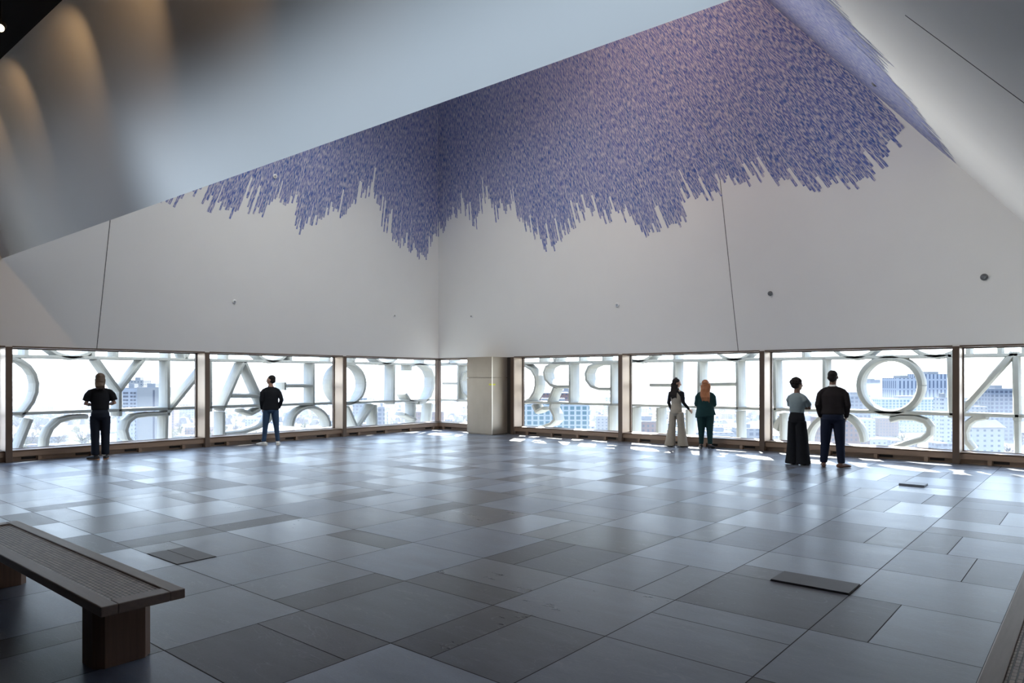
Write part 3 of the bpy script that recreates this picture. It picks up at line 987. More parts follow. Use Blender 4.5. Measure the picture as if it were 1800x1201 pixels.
SH_DK = mat('dark_canvas', (.03, .03, .035), .7)
SH_BROWN = mat('brown_leather', (.12, .055, .035), .4)
SH_BLACK = mat('black_leather', (.012, .012, .013), .35)


def face_yaw(x, y, extra=0):
    """rotation that turns a figure's back to the viewer, plus extra"""
    return math.atan2(y - CY, x - CX) - PI / 2 + extra


def at(px, py): return on_floor(px, py)


# 1: left, short-sleeved black top, arms bent in front
def x1(root, hp, hr, hc, J, sh):
    for sx in (-1, 1):
        fx, fy, fyaw = ((-.075, .03, -.25), None, (.075, .0, .15))[0 if sx < 0 else 2]
        mb = MB(); mb.tube([(fx, fy, .075), (fx, fy, .125)], [.045, .042], 14, ref=(0, 1, 0)); mb.build('sock', SH_WHITE, root)
    mb = MB(); mb.box(-.036, .036, .30, .31, 1.10, 1.25); mb.build('phone', SH_BLACK, root, bevel=.004)


p = at(176, 808)
person(dict(H=1.83, at=p, rz=face_yaw(*p), build=.98, shoulder=.20,
            arms={-1: ((-.262, .03, 1.15), (-.10, .25, 1.13), (.55, .6, .5), (.6, -.2, .2), .7), 1: ((.262, .02, 1.16), (.11, .25, 1.14), (-.55, .6, .5), (-.6, -.2, .2), .7)},
            feet={-1: (-.085, .0, -.75), 1: (.095, .02, .12)}, head_pitch=-.25,
            trousers=dict(waist=1.06, m=C_NAVY, r=[(0, .096), (.2, .095), (.5, .083), (.8, .078), (1, .076)], hem=.10, hipw=.172),
            top=dict(name='shirt', m=C_BLACK, rings=[(1.03, .160, .115), (1.06, .165, .120), (1.15, .165, .118), (1.28, .178, .120), (1.38, .178, .112), (1.44, .150, .085), (1.495, .062, .058)], sleeve=.72, arm=.074),
            shoe=SH_DK, sole=SH_TAN, extra=x1, hair=hair_long(H_BROWN, 1.47, .098, .2),
            label='person with brown shoulder-length hair in black short-sleeved top standing at the leftmost full window'))


# 2: man in blazer and jeans, head turned left
def x2(root, hp, hr, hc, J, sh):
    mb = MB(); mb.tube([(-.0, .02, 1.49), (0, .02, 1.525)], [(.072, .066), (.066, .062)], 16, ref=(0, 1, 0)); mb.build('collar', C_BLAZER, root)
    mb = MB(); mb.ell((-.215, .03, 1.02), (.015, .012, .02), None, 10, 6); mb.build('wristwatch', SH_WHITE, root, smooth=True)


p = at(476, 783)
person(dict(H=1.80, at=p, rz=face_yaw(*p), build=1.0, shoulder=.19,
            arms={-1: ((-.222, -.02, 1.14), (-.21, .06, .92), (.2, .3, -.9), (.8, .2, 0), .3), 1: ((.262, -.07, 1.15), (.19, .05, .94), (-.3, .35, -.9), (-.8, .2, 0), .3)},
            feet={-1: (-.165, .0, -1.05), 1: (.17, .03, .1)}, head_yaw=1.15,
            trousers=dict(waist=1.05, m=C_DENIM, r=[(0, .098), (.25, .088), (.5, .070), (.8, .058), (1, .054)], hem=.10, hipw=.165),
            top=dict(name='blazer', m=C_BLAZER, rings=[(.90, .195, .135), (.93, .200, .140), (1.05, .188, .132), (1.15, .182, .128), (1.28, .190, .130), (1.36, .190, .120), (1.425, .150, .090), (1.50, .07, .062)], sleeve=2, arm=.064),
            shoe=SH_WHITE, sole=SH_WHITE, extra=x2, hair=hair_short(H_DARK, .002),
            label='person in black blazer, blue jeans and white sneakers looking left by the second window'))


# 3: beige vest and wide trousers over black sleeves
def x3(root, hp, hr, hc, J, sh):
    mb = MB()
    for sx in (-1, 1):
        el, wr = Vector(J[sx][0]), Vector(J[sx][1]); s_ = Vector((sx * sh, 0, 1.425))
        mb.tube([Vector((sx * .10, 0, 1.42)), s_ + Vector((0, 0, -.02)), s_.lerp(el, .5), el, el.lerp(wr, .5), el.lerp(wr, .98)], [.050, .056, .050, .046, .040, .031], 14, ref=(0, 1, .2))
    mb.tube([(0, 0, 1.20), (0, 0, 1.34), (0, 0, 1.42), (0, 0, 1.475), (0, .004, 1.535)], [(.140, .106), (.158, .108), (.150, .092), (.085, .070), (.062, .062)], 20, ref=(0, 1, 0))
    mb.build('shirt', C_BLACK, root, remesh=.009, smooth_it=2)


p = at(1189, 785.5)
person(dict(H=1.72, at=p, rz=face_yaw(*p, -.45), build=.92, shoulder=.165,
            arms={-1: ((-.205, -.03, 1.15), (-.17, .08, .93), (.0, .3, -.9), (.8, .2, 0), .4), 1: ((.205, -.02, 1.16), (.30, .12, .98), (.5, .5, -.65), (-.7, .3, -.2), .55)},
            feet={-1: (-.16, -.05, -.15), 1: (.15, .06, .25)}, head_yaw=-1.0, head_pitch=-.15,
            trousers=dict(waist=1.13, m=C_BEIGE, r=[(0, .105), (.25, .105), (.5, .108), (.8, .135), (1, .155)], hem=.025, hipw=.172),
            top=dict(name='vest', m=C_BEIGE, rings=[(1.02, .150, .110), (1.06, .148, .110), (1.13, .136, .104), (1.25, .150, .118), (1.34, .152, .116), (1.41, .135, .098), (1.465, .075, .075)], sleeve=.03, arm=.045),
            shoe=SH_BLACK, extra=x3, hair=hair_long(H_DARK, 1.24, .098, .3, clip=H_DARK),
            label='person with long dark hair in beige vest and wide trousers over black sleeves'))

# 4: ginger hair, dark green suit
p = at(1240, 789)
person(dict(H=1.69, at=p, rz=face_yaw(*p), build=1.12, shoulder=.185,
            arms={-1: ((-.228, .0, 1.14), (-.11, .22, 1.06), (.7, .4, .0), (.1, -.8, 0), .5), 1: ((.228, .0, 1.14), (.11, .22, 1.06), (-.7, .4, .0), (-.1, -.8, 0), .5)},
            feet={-1: (-.105, .0, -.2), 1: (.115, .0, .55)}, head_yaw=-.05, heel=.03,
            trousers=dict(waist=1.02, m=C_GREEN, r=[(0, .108), (.2, .108), (.45, .082), (.6, .072), (.85, .056), (1, .050)], hem=.12, hipw=.185),
            top=dict(name='blazer', m=C_GREEN, rings=[(.84, .270, .165, .01), (.90, .255, .160), (1.02, .225, .148), (1.14, .205, .138), (1.26, .205, .140), (1.36, .195, .125), (1.43, .155, .090), (1.50, .07, .062)], sleeve=2, arm=.070),
            shoe=SH_BLACK, shoe_open=True, hair=hair_long(H_GINGER, 1.20, .125, 1.0),
            label='person with long wavy ginger hair in dark green blazer and trousers'))


# 5: grey short-sleeved top, crossed arms, wide black trousers
def x5(root, hp, hr, hc, J, sh):
    mb = MB(); mb.ell(hp(.082, .0, -.045), (.004, .006, .014), None, 8, 6); mb.build('earring', mat('gold', (.8, .6, .3), .25, metal=1), root, smooth=True)


p = at(1401, 817)
person(dict(H=1.72, at=p, rz=face_yaw(*p, -.55), build=.96, shoulder=.17,
            arms={-1: ((-.20, .10, 1.17), (.06, .25, 1.21), (.9, -.1, .1), (0, -.8, .2), .6), 1: ((.22, .10, 1.17), (-.03, .26, 1.17), (-.9, -.1, .15), (0, -.8, -.2), .6)},
            feet={-1: (-.10, .0, -.1), 1: (.11, .05, .1)}, head_yaw=-.45,
            trousers=dict(waist=1.13, m=C_BLACK, r=[(0, .112), (.25, .118), (.5, .125), (.8, .140), (1, .155)], hem=.02, hipw=.182, legx=.9),
            top=dict(name='shirt', m=C_GREY, rings=[(1.07, .142, .108), (1.12, .152, .115), (1.22, .165, .125), (1.32, .172, .125), (1.40, .160, .108), (1.45, .125, .085), (1.50, .062, .058)], sleeve=.78, arm=.066),
            shoe=SH_WHITE, skin=SKIN_D, extra=x5, hair=hair_short(H_DARK, .014, curly=1.0),
            label='person with short curly hair, grey short-sleeved top and long black wide trousers, arms crossed'))


# 6: man in dark sweater and navy trousers
def x6(root, hp, hr, hc, J, sh):
    mb = MB(); mb.tube([(0, .0, 1.485), (0, .004, 1.520)], [(.075, .070), (.064, .062)], 18, ref=(0, 1, 0)); mb.build('collar', SH_WHITE, root)


p = at(1464, 822)
person(dict(H=1.88, at=p, rz=face_yaw(*p, -.08), build=1.05, shoulder=.20,
            arms={-1: ((-.252, -.03, 1.15), (-.215, .08, .92), (.2, .3, -.9), (.8, .2, 0), .3), 1: ((.252, -.03, 1.15), (.215, .08, .92), (-.2, .3, -.9), (-.8, .2, 0), .3)},
            feet={-1: (-.155, .0, -.12), 1: (.14, .0, .75)}, head_yaw=-.12,
            trousers=dict(waist=1.05, m=C_NAVY2, r=[(0, .108), (.25, .098), (.5, .080), (.8, .068), (1, .062)], hem=.09, hipw=.175, wf=1.1),
            top=dict(name='sweater', m=C_DKKNIT, rings=[(.975, .190, .138), (1.00, .198, .145), (1.10, .188, .140), (1.22, .196, .140), (1.32, .205, .135), (1.39, .172, .112), (1.445, .120, .085), (1.500, .072, .066)], sleeve=2, arm=.064),
            shoe=SH_BROWN, skin=SKIN_D, extra=x6, hair=hair_short(H_DARK, -.003),
            label='tall person in dark sweater with white collar and navy trousers, hands in pockets'))

# ------------------------------------------------------------------ outside: the screen of stone letters
SO = 1.2; SDP = 0.5; ST = 0.12
ZR = [0.90, 2.16]                     # underside heights of the two bands seen through the glass
ROWH = ZR[1] - ZR[0]


class Screen:
    def __init__(s, side, label, s0, s1):
        s.side = side
        s.root = empty('letter_screen', (-SO, -8, ZR[0]) if side == 'L' else (8, SO, ZR[0]))
        tag(s.root, label, 'facade lettering')
        s.s0, s.s1 = s0, s1
        for z in (ZR[0] - 2 * ROWH, ZR[0] - ROWH, ZR[0], ZR[1], ZR[1] + ROWH):
            mb = MB(); wbox(mb, side, s0, s1, SO, SO + SDP, z, z + .075)
            s.out(mb, 'band', .012)

    def out(s, mb, name, bev=0.012):
        off = s.root.location
        mb.v = [(x - off.x, y - off.y, z - off.z) for x, y, z in mb.v]
        return mb.build(name, M_CONC, s.root, bevel=bev, fix=True)

    def sz(s, px, py):
        if s.side == 'L':
            p = on_plane(px, py, (1, 0, 0), (-SO, 0, 0)); return (-p.y, p.z)
        p = on_plane(px, py, (0, 1, 0), (0, SO, 0)); return (p.x, p.z)

    def stroke(s, mb, pts, w=ST, depth=SDP, lens=True, px=True):
        q = [Vector((*s.sz(*p), 0)) for p in pts] if px else [Vector((p[0], p[1], 0)) for p in pts]
        n = len(q); secs = []
        for i in range(n):
            a = q[max(0, i - 1)]; b = q[min(n - 1, i + 1)]
            t = (b - a).normalized(); nr = Vector((-t.y, t.x, 0))
            if 0 < i < n - 1:
                t1 = (q[i] - q[i - 1]).normalized(); c = max(.5, nr.dot(Vector((-t1.y, t1.x, 0))))
            else: c = 1
            secs.append((q[i], nr * (w / 2 / c)))
        dn = 4 if lens else 1
        vs = []
        # section: narrow at the room face, swelling to the middle (soft lens shaped stroke)
        prof = [(0, .62), (.18, 1.0), (.6, 1.0), (1.0, .7)]
        for c, nr in secs:
            ring = []
            for d, f in prof: ring.append((c + nr * f, d))
            for d, f in reversed(prof): ring.append((c - nr * f, d))
            for p, d in ring:
                D = SO + d * depth
                vs.append((-D, -p.x, p.y) if s.side == 'L' else (p.x, D, p.y))
        m = len(prof) * 2; fs = []
        for i in range(n - 1):
            for k in range(m):
                fs.append((i * m + k, i * m + (k + 1) % m, (i + 1) * m + (k + 1) % m, (i + 1) * m + k))
        fs.append(tuple(range(m))); fs.append(tuple((n - 1) * m + k for k in range(m))[::-1])
        mb.add(vs, fs)

    def letter(s, strokes, label=None, w=ST, px=True):
        mb = MB()
        for st in strokes: s.stroke(mb, st, w, px=px)
        return s.out(mb, 'letter')


def arc(cx, cy, rx, ry, a0, a1, n=18):
    """angles in degrees, 0 right, 90 up in the photo"""
    return [(cx + rx * math.cos(math.radians(a0 + (a1 - a0) * i / n)), cy - ry * math.sin(math.radians(a0 + (a1 - a0) * i / n))) for i in range(n + 1)]


LS = Screen('L', 'pale stone screen of large mirrored letters outside the left windows', -1.7, 20)
# middle row
LS.letter([[(8, 630), (24, 631), (40, 635.5), (53, 645), (62, 658), (66, 674), (65, 690), (59, 706), (50, 719), (38, 733)], [(-20, 628), (-20, 740)]])
LS.letter([[(172, 631), (212, 688)], [(255, 631), (212, 688)], [(212, 685), (212, 732)]])
LS.letter([[(297, 632), (297, 730)], [(299, 724), (370, 637)], [(371, 636), (371, 724)]])
LS.letter([[(430, 638), (393, 722)], [(433, 638), (469, 720)], [(408, 696), (458, 696)]])
LS.letter([[(552, 639), (552, 715)], [(500, 678.5), (552, 678)], [(502, 672), (502, 686)]])
LS.letter([arc(614, 675, 29, 35, 0, 360, 30)])
LS.letter([[(694, 640), (693, 711)]])
LS.letter([[(723, 641), (723, 652)], [(723, 643), (738, 640), (750, 642), (759, 650), (764, 663), (763, 682), (758, 696), (750, 706), (738, 709)], [(714, 692), (722, 704), (735, 708)]])
# lower row
LS.letter([[(56, 737), (33, 795)]])
LS.letter([[(156, 733), (130, 734), (107, 740), (92, 754), (84, 772), (82, 800)]])
LS.letter([[(300, 728), (262, 729), (240, 732), (228, 742), (223, 757), (227, 771), (237, 780)]])
LS.letter([[(294, 731), (293, 780)]])
LS.letter([[(394, 724), (394, 780)]])
LS.letter([[(428, 722), (444, 728), (458, 720)], [(398, 764), (430, 760), (456, 752), (474, 741), (482, 726)]])
LS.letter([arc(548, 750, 33, 34, 0, 180, 20)])
LS.letter([[(613, 715), (628, 750)], [(658, 712), (632, 750)], [(662, 712), (662, 750)]])
LS.letter([[(730, 709), (730, 745)], [(712, 728), (733, 738)]])
LS.letter([[(760, 709), (757, 745)]])


def zrow_top(L, xs, kind):
    for x, k_ in zip(xs, kind):
        s0 = L.sz(x, 620)[0]; z0 = ZR[1] + .05; z1 = ZR[1] + ROWH
        if k_ == 'I': st = [[(s0, z0), (s0, z1)]]
        elif k_ == 'O': st = [[(s0 + .62 * math.cos(a * PI / 12), (z0 + z1) / 2 + .62 * math.sin(a * PI / 12)) for a in range(25)]]
        elif k_ == 'V': st = [[(s0, z0), (s0 - .5, z1)], [(s0, z0), (s0 + .5, z1)]]
        elif k_ == '/': st = [[(s0, z0), (s0 + .45, z1)]]
        else: st = [[(s0, z0), (s0, z1)], [(s0, (z0 + z1) / 2), (s0 + .5, (z0 + z1) / 2)]]
        L.letter(st, px=False)


zrow_top(LS, [47, 128, 165, 206, 298, 328, 400, 480, 512, 580, 622, 680, 745], 'IOIIIVIOIIVOI')

RS = Screen('R', 'pale stone screen of large mirrored letters outside the right windows', -1.7, 19.5)
RS.letter([[(805, 640), (804, 707)], [(777, 674), (804, 674)], [(770, 639), (804, 639)]])
RS.letter([[(830, 650), (815, 655), (810, 670), (813, 690), (826, 702)]])
RS.letter([[(905, 639), (920, 642), (933, 650), (940, 662), (941, 677), (938, 690), (930, 702), (918, 708)]])
RS.letter([[(1001, 638), (1001, 709)], [(1001, 639), (970, 639.5), (959, 645), (955.5, 655), (958, 667), (967, 677), (980, 679.5), (1001, 679.5)], [(973, 681), (963, 707)]])
RS.letter([[(1074, 636), (1074, 713)], [(1074, 638), (1046, 639.5), (1034, 645), (1029, 656), (1030, 668), (1038, 679), (1052, 683.5), (1074, 683.5)]])
RS.letter([[(1185, 634), (1184, 717)], [(1141, 677), (1184, 677)]])
RS.letter([[(1228, 634), (1227, 719)], [(1295, 632), (1296, 722)], [(1228, 676), (1296, 675)]])
RS.letter([[(1360, 631), (1362, 724)]])
RS.letter([[(1448, 629), (1448, 727)]])
RS.letter([arc(1563, 678, 54, 49, 0, 360, 40)], w=.155)
RS.letter([[(1669, 622), (1672, 735)], [(1781, 620), (1690, 722)], [(1785, 618), (1787, 740)]], w=.14)
RS.letter([[(1840, 610), (1845, 745)]])
RS.letter([[(935, 712), (941, 724), (952, 718)], [(968, 708), (966, 718), (972, 729), (974, 738), (966, 746), (948, 752)]])
RS.letter([[(1070, 714), (1070, 760)]])
RS.letter([[(1110, 716), (1110, 765)]])
RS.letter([[(1155, 717), (1155, 766)]])
RS.letter([[(1207, 720), (1207, 770)]])
RS.letter([[(1296, 723), (1297, 776)]])
RS.letter([[(1372, 727), (1373, 782)]])
RS.letter([[(1350, 718), (1352, 745), (1362, 752), (1370, 735)]])
RS.letter([arc(1466, 778, 49, 49, 0, 180, 20)], w=.14)
RS.letter([[(1563, 739), (1580, 734.5), (1606, 735), (1625, 741), (1633, 752), (1632, 763), (1620, 773), (1590, 781), (1560, 790)]], w=.14)
RS.letter([[(1733, 733), (1712, 736), (1700, 745), (1694, 760), (1697, 776), (1710, 792)]], w=.14)
RS.letter([[(1787, 740), (1788, 800)]])
zrow_top(RS, [790, 850, 905, 949, 975, 1019, 1060, 1122, 1185, 1290, 1412, 1502, 1645, 1702, 1757, 1800], 'IOIIVIHOIOIOOIIH')
# pale ledge outside at slab level
mb = MB(); mb.box(-1.9, -.5, Y1, 1.9, -.45, -.3); mb.box(-.5, X1, .5, 1.9, -.45, -.3)
struct(mb.build('trim_%d' % tn, M_LEDGE)); tn += 1

# ------------------------------------------------------------------ the city below
GZ = -65.0
M_GROUND = mat('city_ground', (.045, .042, .042), .95, noise_amt=.7, noise_scale=.012)
M_GRASS = mat('park_grass', (.065, .085, .025), .95, noise_amt=.2, noise_scale=.05)
mb = MB()
N = 48; Rg = 14000
mb.add([(0, 0, GZ)] + [(Rg * math.cos(2 * PI * i / N), Rg * math.sin(2 * PI * i / N), GZ) for i in range(N)], [(0, 1 + i, 1 + (i + 1) % N) for i in range(N)])
struct(mb.build('ground', M_GROUND))


def park(name, px0, px1, d0, d1, label):
    a, b, c, d = along(px0, d0, GZ + .3), along(px1, d0, GZ + .3), along(px1, d1, GZ + .3), along(px0, d1, GZ + .3)
    mb = MB(); lo = [Vector((v.x, v.y, GZ)) for v in (a, b, c, d)]
    mb.add([a, b, c, d] + lo, [(0, 1, 2, 3), (0, 4, 5, 1), (1, 5, 6, 2), (2, 6, 7, 3), (3, 7, 4, 0)])
    tag(mb.build(name, M_GRASS, fix=True), label, 'lawn')


park('lawn', 85, 160, 700, 800, 'pale green park lawn seen low through the leftmost window')
park('lawn', 300, 345, 720, 800, 'small pale green lawn right of the white tower')


def facade_mat(name, wall, glassc, wx, wz, fx=.5, fz=.5):
    if name in MATS: return MATS[name]
    wall = tuple(c * .50 for c in wall); glassc = tuple(c * .42 for c in glassc)
    m = bpy.data.materials.new(name); m.use_nodes = True
    n, l = m.node_tree.nodes, m.node_tree.links; b = n['Principled BSDF']
    tc = n.new('ShaderNodeTexCoord'); sp = n.new('ShaderNodeSeparateXYZ'); l.new(tc.outputs['Object'], sp.inputs[0])
    ad = n.new('ShaderNodeMath'); ad.operation = 'ADD'; l.new(sp.outputs[0], ad.inputs[0]); l.new(sp.outputs[1], ad.inputs[1])

    def band(src, w, f):
        d = n.new('ShaderNodeMath'); d.operation = 'DIVIDE'; d.inputs[1].default_value = w; l.new(src, d.inputs[0])
        r = n.new('ShaderNodeMath'); r.operation = 'FRACT'; l.new(d.outputs[0], r.inputs[0])
        g = n.new('ShaderNodeMath'); g.operation = 'LESS_THAN'; g.inputs[1].default_value = f; l.new(r.outputs[0], g.inputs[0])
        return g.outputs[0]
    mu = n.new('ShaderNodeMath'); mu.operation = 'MULTIPLY'
    l.new(band(ad.outputs[0], wx, fx), mu.inputs[0]); l.new(band(sp.outputs[2], wz, fz), mu.inputs[1])
    ge = n.new('ShaderNodeNewGeometry'); sn = n.new('ShaderNodeSeparateXYZ'); l.new(ge.outputs['Normal'], sn.inputs[0])
    up = n.new('ShaderNodeMath'); up.operation = 'LESS_THAN'; up.inputs[1].default_value = .5; l.new(sn.outputs[2], up.inputs[0])
    m2 = n.new('ShaderNodeMath'); m2.operation = 'MULTIPLY'; l.new(mu.outputs[0], m2.inputs[0]); l.new(up.outputs[0], m2.inputs[1])
    mx = n.new('ShaderNodeMix'); mx.data_type = 'RGBA'; mx.inputs[6].default_value = (*wall, 1); mx.inputs[7].default_value = (*glassc, 1)
    l.new(m2.outputs[0], mx.inputs[0]); l.new(mx.outputs[2], b.inputs['Base Color'])
    b.inputs['Roughness'].default_value = .8
    MATS[name] = m
    return m


FM = dict(cream=facade_mat('cream_facade', (.34, .33, .31), (.10, .12, .16), 4.0, 3.2, .4, .45),
          brick=facade_mat('brick_facade', (.22, .13, .11), (.10, .10, .13), 3.4, 3.4, .4, .5),
          stripe=facade_mat('striped_facade', (.40, .42, .45), (.10, .13, .20), 5.5, 13.0, .35, .82),
          glass=facade_mat('glass_facade', (.42, .46, .47), (.05, .17, .20), 4.5, 3.6, .68, .72),
          grey=facade_mat('grey_facade', (.20, .22, .25), (.07, .09, .13), 5.0, 4.2, .62, .6),
          white=facade_mat('white_facade', (.46, .46, .46), (.16, .18, .22), 5.0, 3.6, .35, .4))
M_ROOF = mat('pale_roof', (.15, .15, .15), .9)
M_ROOFD = mat('slate_roof', (.05, .06, .09), .8)


def building(px0, px1, ytop, D, depth, m, label, hip=False, plant=True, name='building', group=None, roofm=None):
    """front face spans px0..px1 at camera depth D; its top shows at row ytop"""
    a = along(px0, D, GZ); b = along(px1, D, GZ)
    top = CH - (ytop - HOR) / F_PX * D
    h = top - GZ
    w = (b - a).length; mid = (a + b) / 2
    away = Vector((-math.sin(TH), math.cos(TH), 0))
    c = mid + away * depth / 2
    o = empty(name, (c.x, c.y, GZ), TH)
    mb = MB(); mb.box(-w / 2, w / 2, -depth / 2, depth / 2, 0, h)
    mb.build('wall', m, o)
    mb = MB()
    if hip:
        r = 5.0; mb.add([(-w / 2 - 1, -depth / 2 - 1, h), (w / 2 + 1, -depth / 2 - 1, h), (w / 2 + 1, depth / 2 + 1, h), (-w / 2 - 1, depth / 2 + 1, h), (-w / 2, 0, h + r), (w / 2, 0, h + r)],
                        [(0, 1, 5, 4), (2, 3, 4, 5), (1, 2, 5), (3, 0, 4), (0, 3, 2, 1)])
    else:
        mb.box(-w / 2, w / 2, -depth / 2, depth / 2, h, h + .6)
    mb.build('roof', roofm or M_ROOF, o)
    if plant and not hip:
        mb = MB(); mb.box(-w * .2, w * .15, -depth * .25, depth * .2, h + .6, h + 4)
        mb.build('roof_plant', M_ROOF, o)
    tag(o, label, 'building', group)
    return o, w, depth, h


# white slab tower with paired windows, each window its own part
M_TW = mat('tower_white', (.20, .205, .215), .85, noise_amt=.05, noise_scale=.3)
M_TP = mat('tower_panel', (.17, .165, .155), .85)
M_TWIN = mat('tower_window', (.03, .035, .05), .3)


def window_mesh(w, h):
    me = bpy.data.meshes.new('window'); b = MB(); b.box(-w / 2, w / 2, -.15, .05, 0, h)
    me.from_pydata(b.v, [], b.f); me.materials.append(M_TWIN); return me


WM = window_mesh(2.2, 1.7)
D = 640
o, w, dp, h = building(215, 241, 683, D, 16, M_TW, 'white tower block wing with paired small windows behind the Y letter')
for c_ in (.14, .32, .62, .84):
    for r_ in range(17):
        q = bpy.data.objects.new('window', WM); COL.objects.link(q); q.parent = o
        q.location = (-w / 2 + w * c_, -dp / 2, h - 5 - r_ * 3.2)
o, w, dp, h = building(241, 283, 682, D - 3, 20, M_TP, 'plain cream slab of the tower block behind the tall letter stem')
mb = MB(); mb.box(w * .16, w * .24, -dp / 2 - .1, -dp / 2 + .05, 0, h - 2); mb.build('stair_window', M_TWIN, o)
building(226, 252, 669, 900, 20, FM['cream'], 'hazy pale tower rising behind the white tower block', plant=True)
building(205, 222, 728, 600, 14, FM['white'], 'low white wing at the foot of the left tower')
building(918, 1036, 711, 520, 30, FM['glass'], 'blue-green glass office block seen between the mirrored R and P letters')
building(938, 1000, 692, 640, 26, FM['brick'], 'long brick building above and behind the glass office block', plant=False)
building(985, 1008, 688, 700, 16, FM['white'], 'pale chimney-like tower behind the brick roof')
building(1577, 1618, 665, 980, 40, FM['stripe'], 'striped hospital tower seen inside the round letter, left wing')
building(1622, 1676, 658, 1020, 40, FM['stripe'], 'striped hospital tower right of the round letter')
building(1548, 1674, 702, 900, 30, FM['glass'], 'wide low glazed podium in front of the striped tower')
building(1744, 1782, 684, 760, 24, FM['grey'], 'grey office block with big square windows at the far right')
building(1696, 1741, 706, 780, 24, FM['grey'], 'low dark grey block left of the square-windowed office')
building(1703, 1765, 752, 500, 16, FM['white'], 'pale townhouse row with dark pitched roof at the lower right', hip=True, roofm=M_ROOFD)
building(1455, 1512, 737, 520, 30, FM['brick'], 'red brick block seen under the arch letter', plant=False)
building(1486, 1530, 696, 820, 24, FM['grey'], 'long grey roofed block left of the round letter')
building(1530, 1548, 668, 2400, 60, FM['white'], 'faint distant tower inside the round letter')
building(1118, 1165, 742, 520, 24, FM['brick'], 'red brick block behind the beige trousers window')
building(1250, 1290, 762, 520, 20, FM['cream'], 'cream low block right of the ginger-haired person')
building(1300, 1335, 755, 560, 20, FM['grey'], 'grey shed roof by the right window post')
building(1655, 1672, 700, 620, 12, FM['white'], 'narrow white block beside the dark window post')
building(620, 645, 700, 900, 30, FM['grey'], 'grey block at the foot of the round letter by the third post')
building(664, 676, 716, 700, 14, FM['grey'], 'blue-grey small block between letter stems near the corner')
building(1690, 1735, 716, 640, 20, FM['cream'], 'cream rowhouses behind the pitched roof')

R = random.Random(21)
protoA = None
LOWS = ['cream', 'brick', 'white', 'grey']
for i in range(150):
    D = 560 * (4.6 ** R.random()) * R.uniform(.95, 1.1)
    px = R.choice((R.uniform(0, 765), R.uniform(775, 1800), R.uniform(1000, 1800)))
    hgt = R.uniform(5, 13) + (R.random() < .12) * R.uniform(8, 25)
    ytop = HOR + F_PX * (CH - (GZ + hgt)) / D
    wpx = R.uniform(12, 42) * F_PX / D
    building(px, px + wpx, ytop, D, R.uniform(12, 25), FM[R.choice(LOWS)], 'low city building blurred by haze among bare trees far below',
             plant=False, group='low city buildings far below the windows', roofm=R.choice((M_ROOF, M_ROOF, M_ROOFD)))


# bare spring trees
def tree_mesh(seed):
    R = random.Random(seed); b = MB()
    b.tube([(0, 0, 0), (0, 0, 5)], [.35, .2], 5, ref=(1, 0, 0), caps=False)
    for i in range(60):
        t = R.uniform(0, 2 * PI); ph = R.uniform(.1, 1.5); L = R.uniform(3.5, 6.5)
        s0 = Vector((0, 0, R.uniform(2.5, 6))); d = Vector((math.sin(ph) * math.cos(t), math.sin(ph) * math.sin(t), math.cos(ph)))
        e_ = s0 + d * L; sd = d.cross(Vector((R.random(), R.random(), .3))).normalized() * .13
        b.add([s0 - sd, s0 + sd, e_ + sd * .6, e_ - sd * .6], [(0, 1, 2, 3)])
        for q in range(3):
            u = s0 + d * L * R.uniform(.4, 1); d2 = (d + Vector((R.uniform(-1, 1), R.uniform(-1, 1), R.uniform(-.4, 1))) * .9).normalized()
            v = u + d2 * R.uniform(1, 2.4); sd2 = d2.cross(Vector((R.random(), .3, R.random()))).normalized() * .1
            b.add([u - sd2, u + sd2, v + sd2, v - sd2], [(0, 1, 2, 3)])
    me = bpy.data.meshes.new('tree'); me.from_pydata([tuple(v) for v in b.v], [], b.f)
    return me


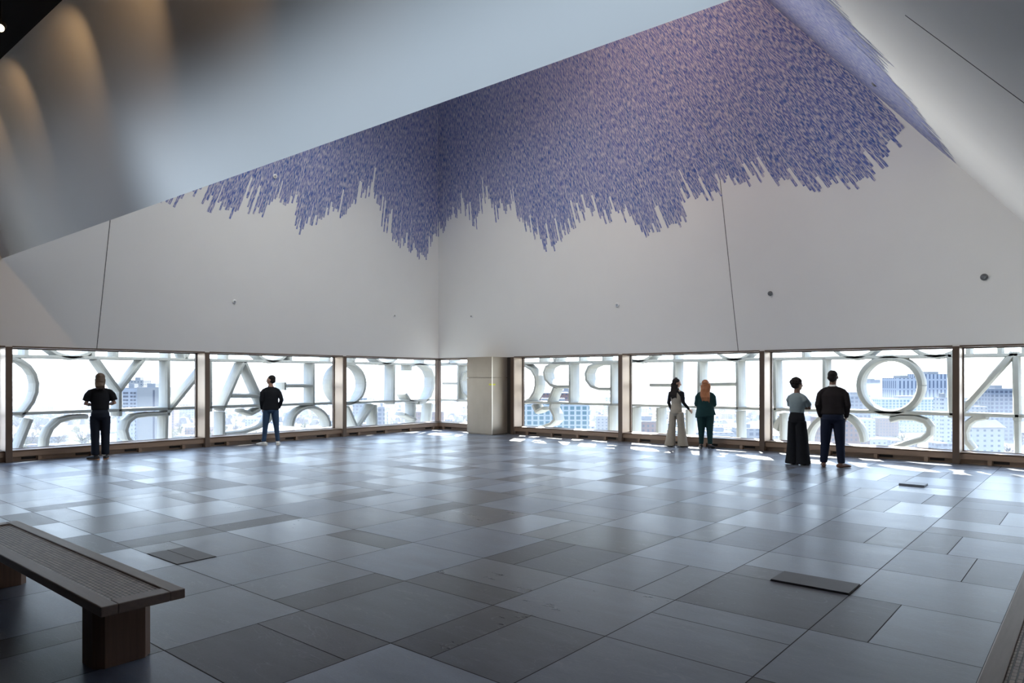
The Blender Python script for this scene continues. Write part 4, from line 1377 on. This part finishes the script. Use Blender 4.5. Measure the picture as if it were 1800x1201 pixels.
M_TREES = [mat('bare_tree_brown', (.042, .033, .030), .95), mat('bare_tree_grey', (.042, .04, .052), .95), mat('budding_tree', (.08, .075, .03), .95)]
TM = []
for i in range(6):
    me = tree_mesh(40 + i); me.materials.append(M_TREES[i % 3]); TM.append(me)
for i in range(260):
    D = 520 * (2.2 ** R.random())
    px = R.choice((R.uniform(-20, 765), R.uniform(-20, 400), R.uniform(775, 1810)))
    p = along(px, D, GZ)
    o = bpy.data.objects.new('tree', TM[i % 6]); COL.objects.link(o); o.location = p
    o.rotation_euler = (0, 0, R.uniform(0, 6)); s = R.uniform(.8, 1.5); o.scale = (s, s, s * R.uniform(.8, 1.05))
    tag(o, 'bare spring tree among the houses far below the windows', 'tree', 'bare spring trees far below')
mb = MB()
for i in range(2600):
    D = 1000 * (5 ** R.random()); px = R.uniform(-40, 1840); p = along(px, D, GZ); s = R.uniform(4, 11)
    z = GZ + R.uniform(4, 11)
    vs = [p + Vector((math.cos(a) * s * R.uniform(.6, 1.3), math.sin(a) * s * R.uniform(.6, 1.3), 0)) for a in (0, 1.26, 2.5, 3.8, 5.0)]
    t = Vector((p.x, p.y, z))
    ms = [Vector((v.x * .5 + p.x * .5, v.y * .5 + p.y * .5, GZ + (z - GZ) * .85)) for v in vs]
    mb.add([*vs, *ms, t], [(k_, (k_ + 1) % 5, 5 + (k_ + 1) % 5, 5 + k_) for k_ in range(5)] + [(5 + k_, 5 + (k_ + 1) % 5, 10) for k_ in range(5)])
tag(mb.build('distant_woodland', mat('distant_trees', (.034, .031, .040), .95, noise_amt=.4, noise_scale=.02)),
    'hazy grey-violet mass of distant bare treetops reaching to the horizon', 'woodland', kind='stuff')

# haze lying over the city
mb = MB(); mb.box(-7000, 5000, -5000, 7500, GZ - 1, -14.0)
hz = mb.build('haze', None)
hm = bpy.data.materials.new('city_haze'); hm.use_nodes = True
n, l = hm.node_tree.nodes, hm.node_tree.links; n.clear()
ho = n.new('ShaderNodeOutputMaterial'); hv = n.new('ShaderNodeVolumeScatter')
hv.inputs['Color'].default_value = (.86, .92, 1, 1); hv.inputs['Density'].default_value = .00017; hv.inputs['Anisotropy'].default_value = .2
l.new(hv.outputs[0], ho.inputs['Volume'])
hz.data.materials.clear(); hz.data.materials.append(hm)
tag(hz, 'thin pale blue haze lying over the distant city', 'haze', kind='stuff')
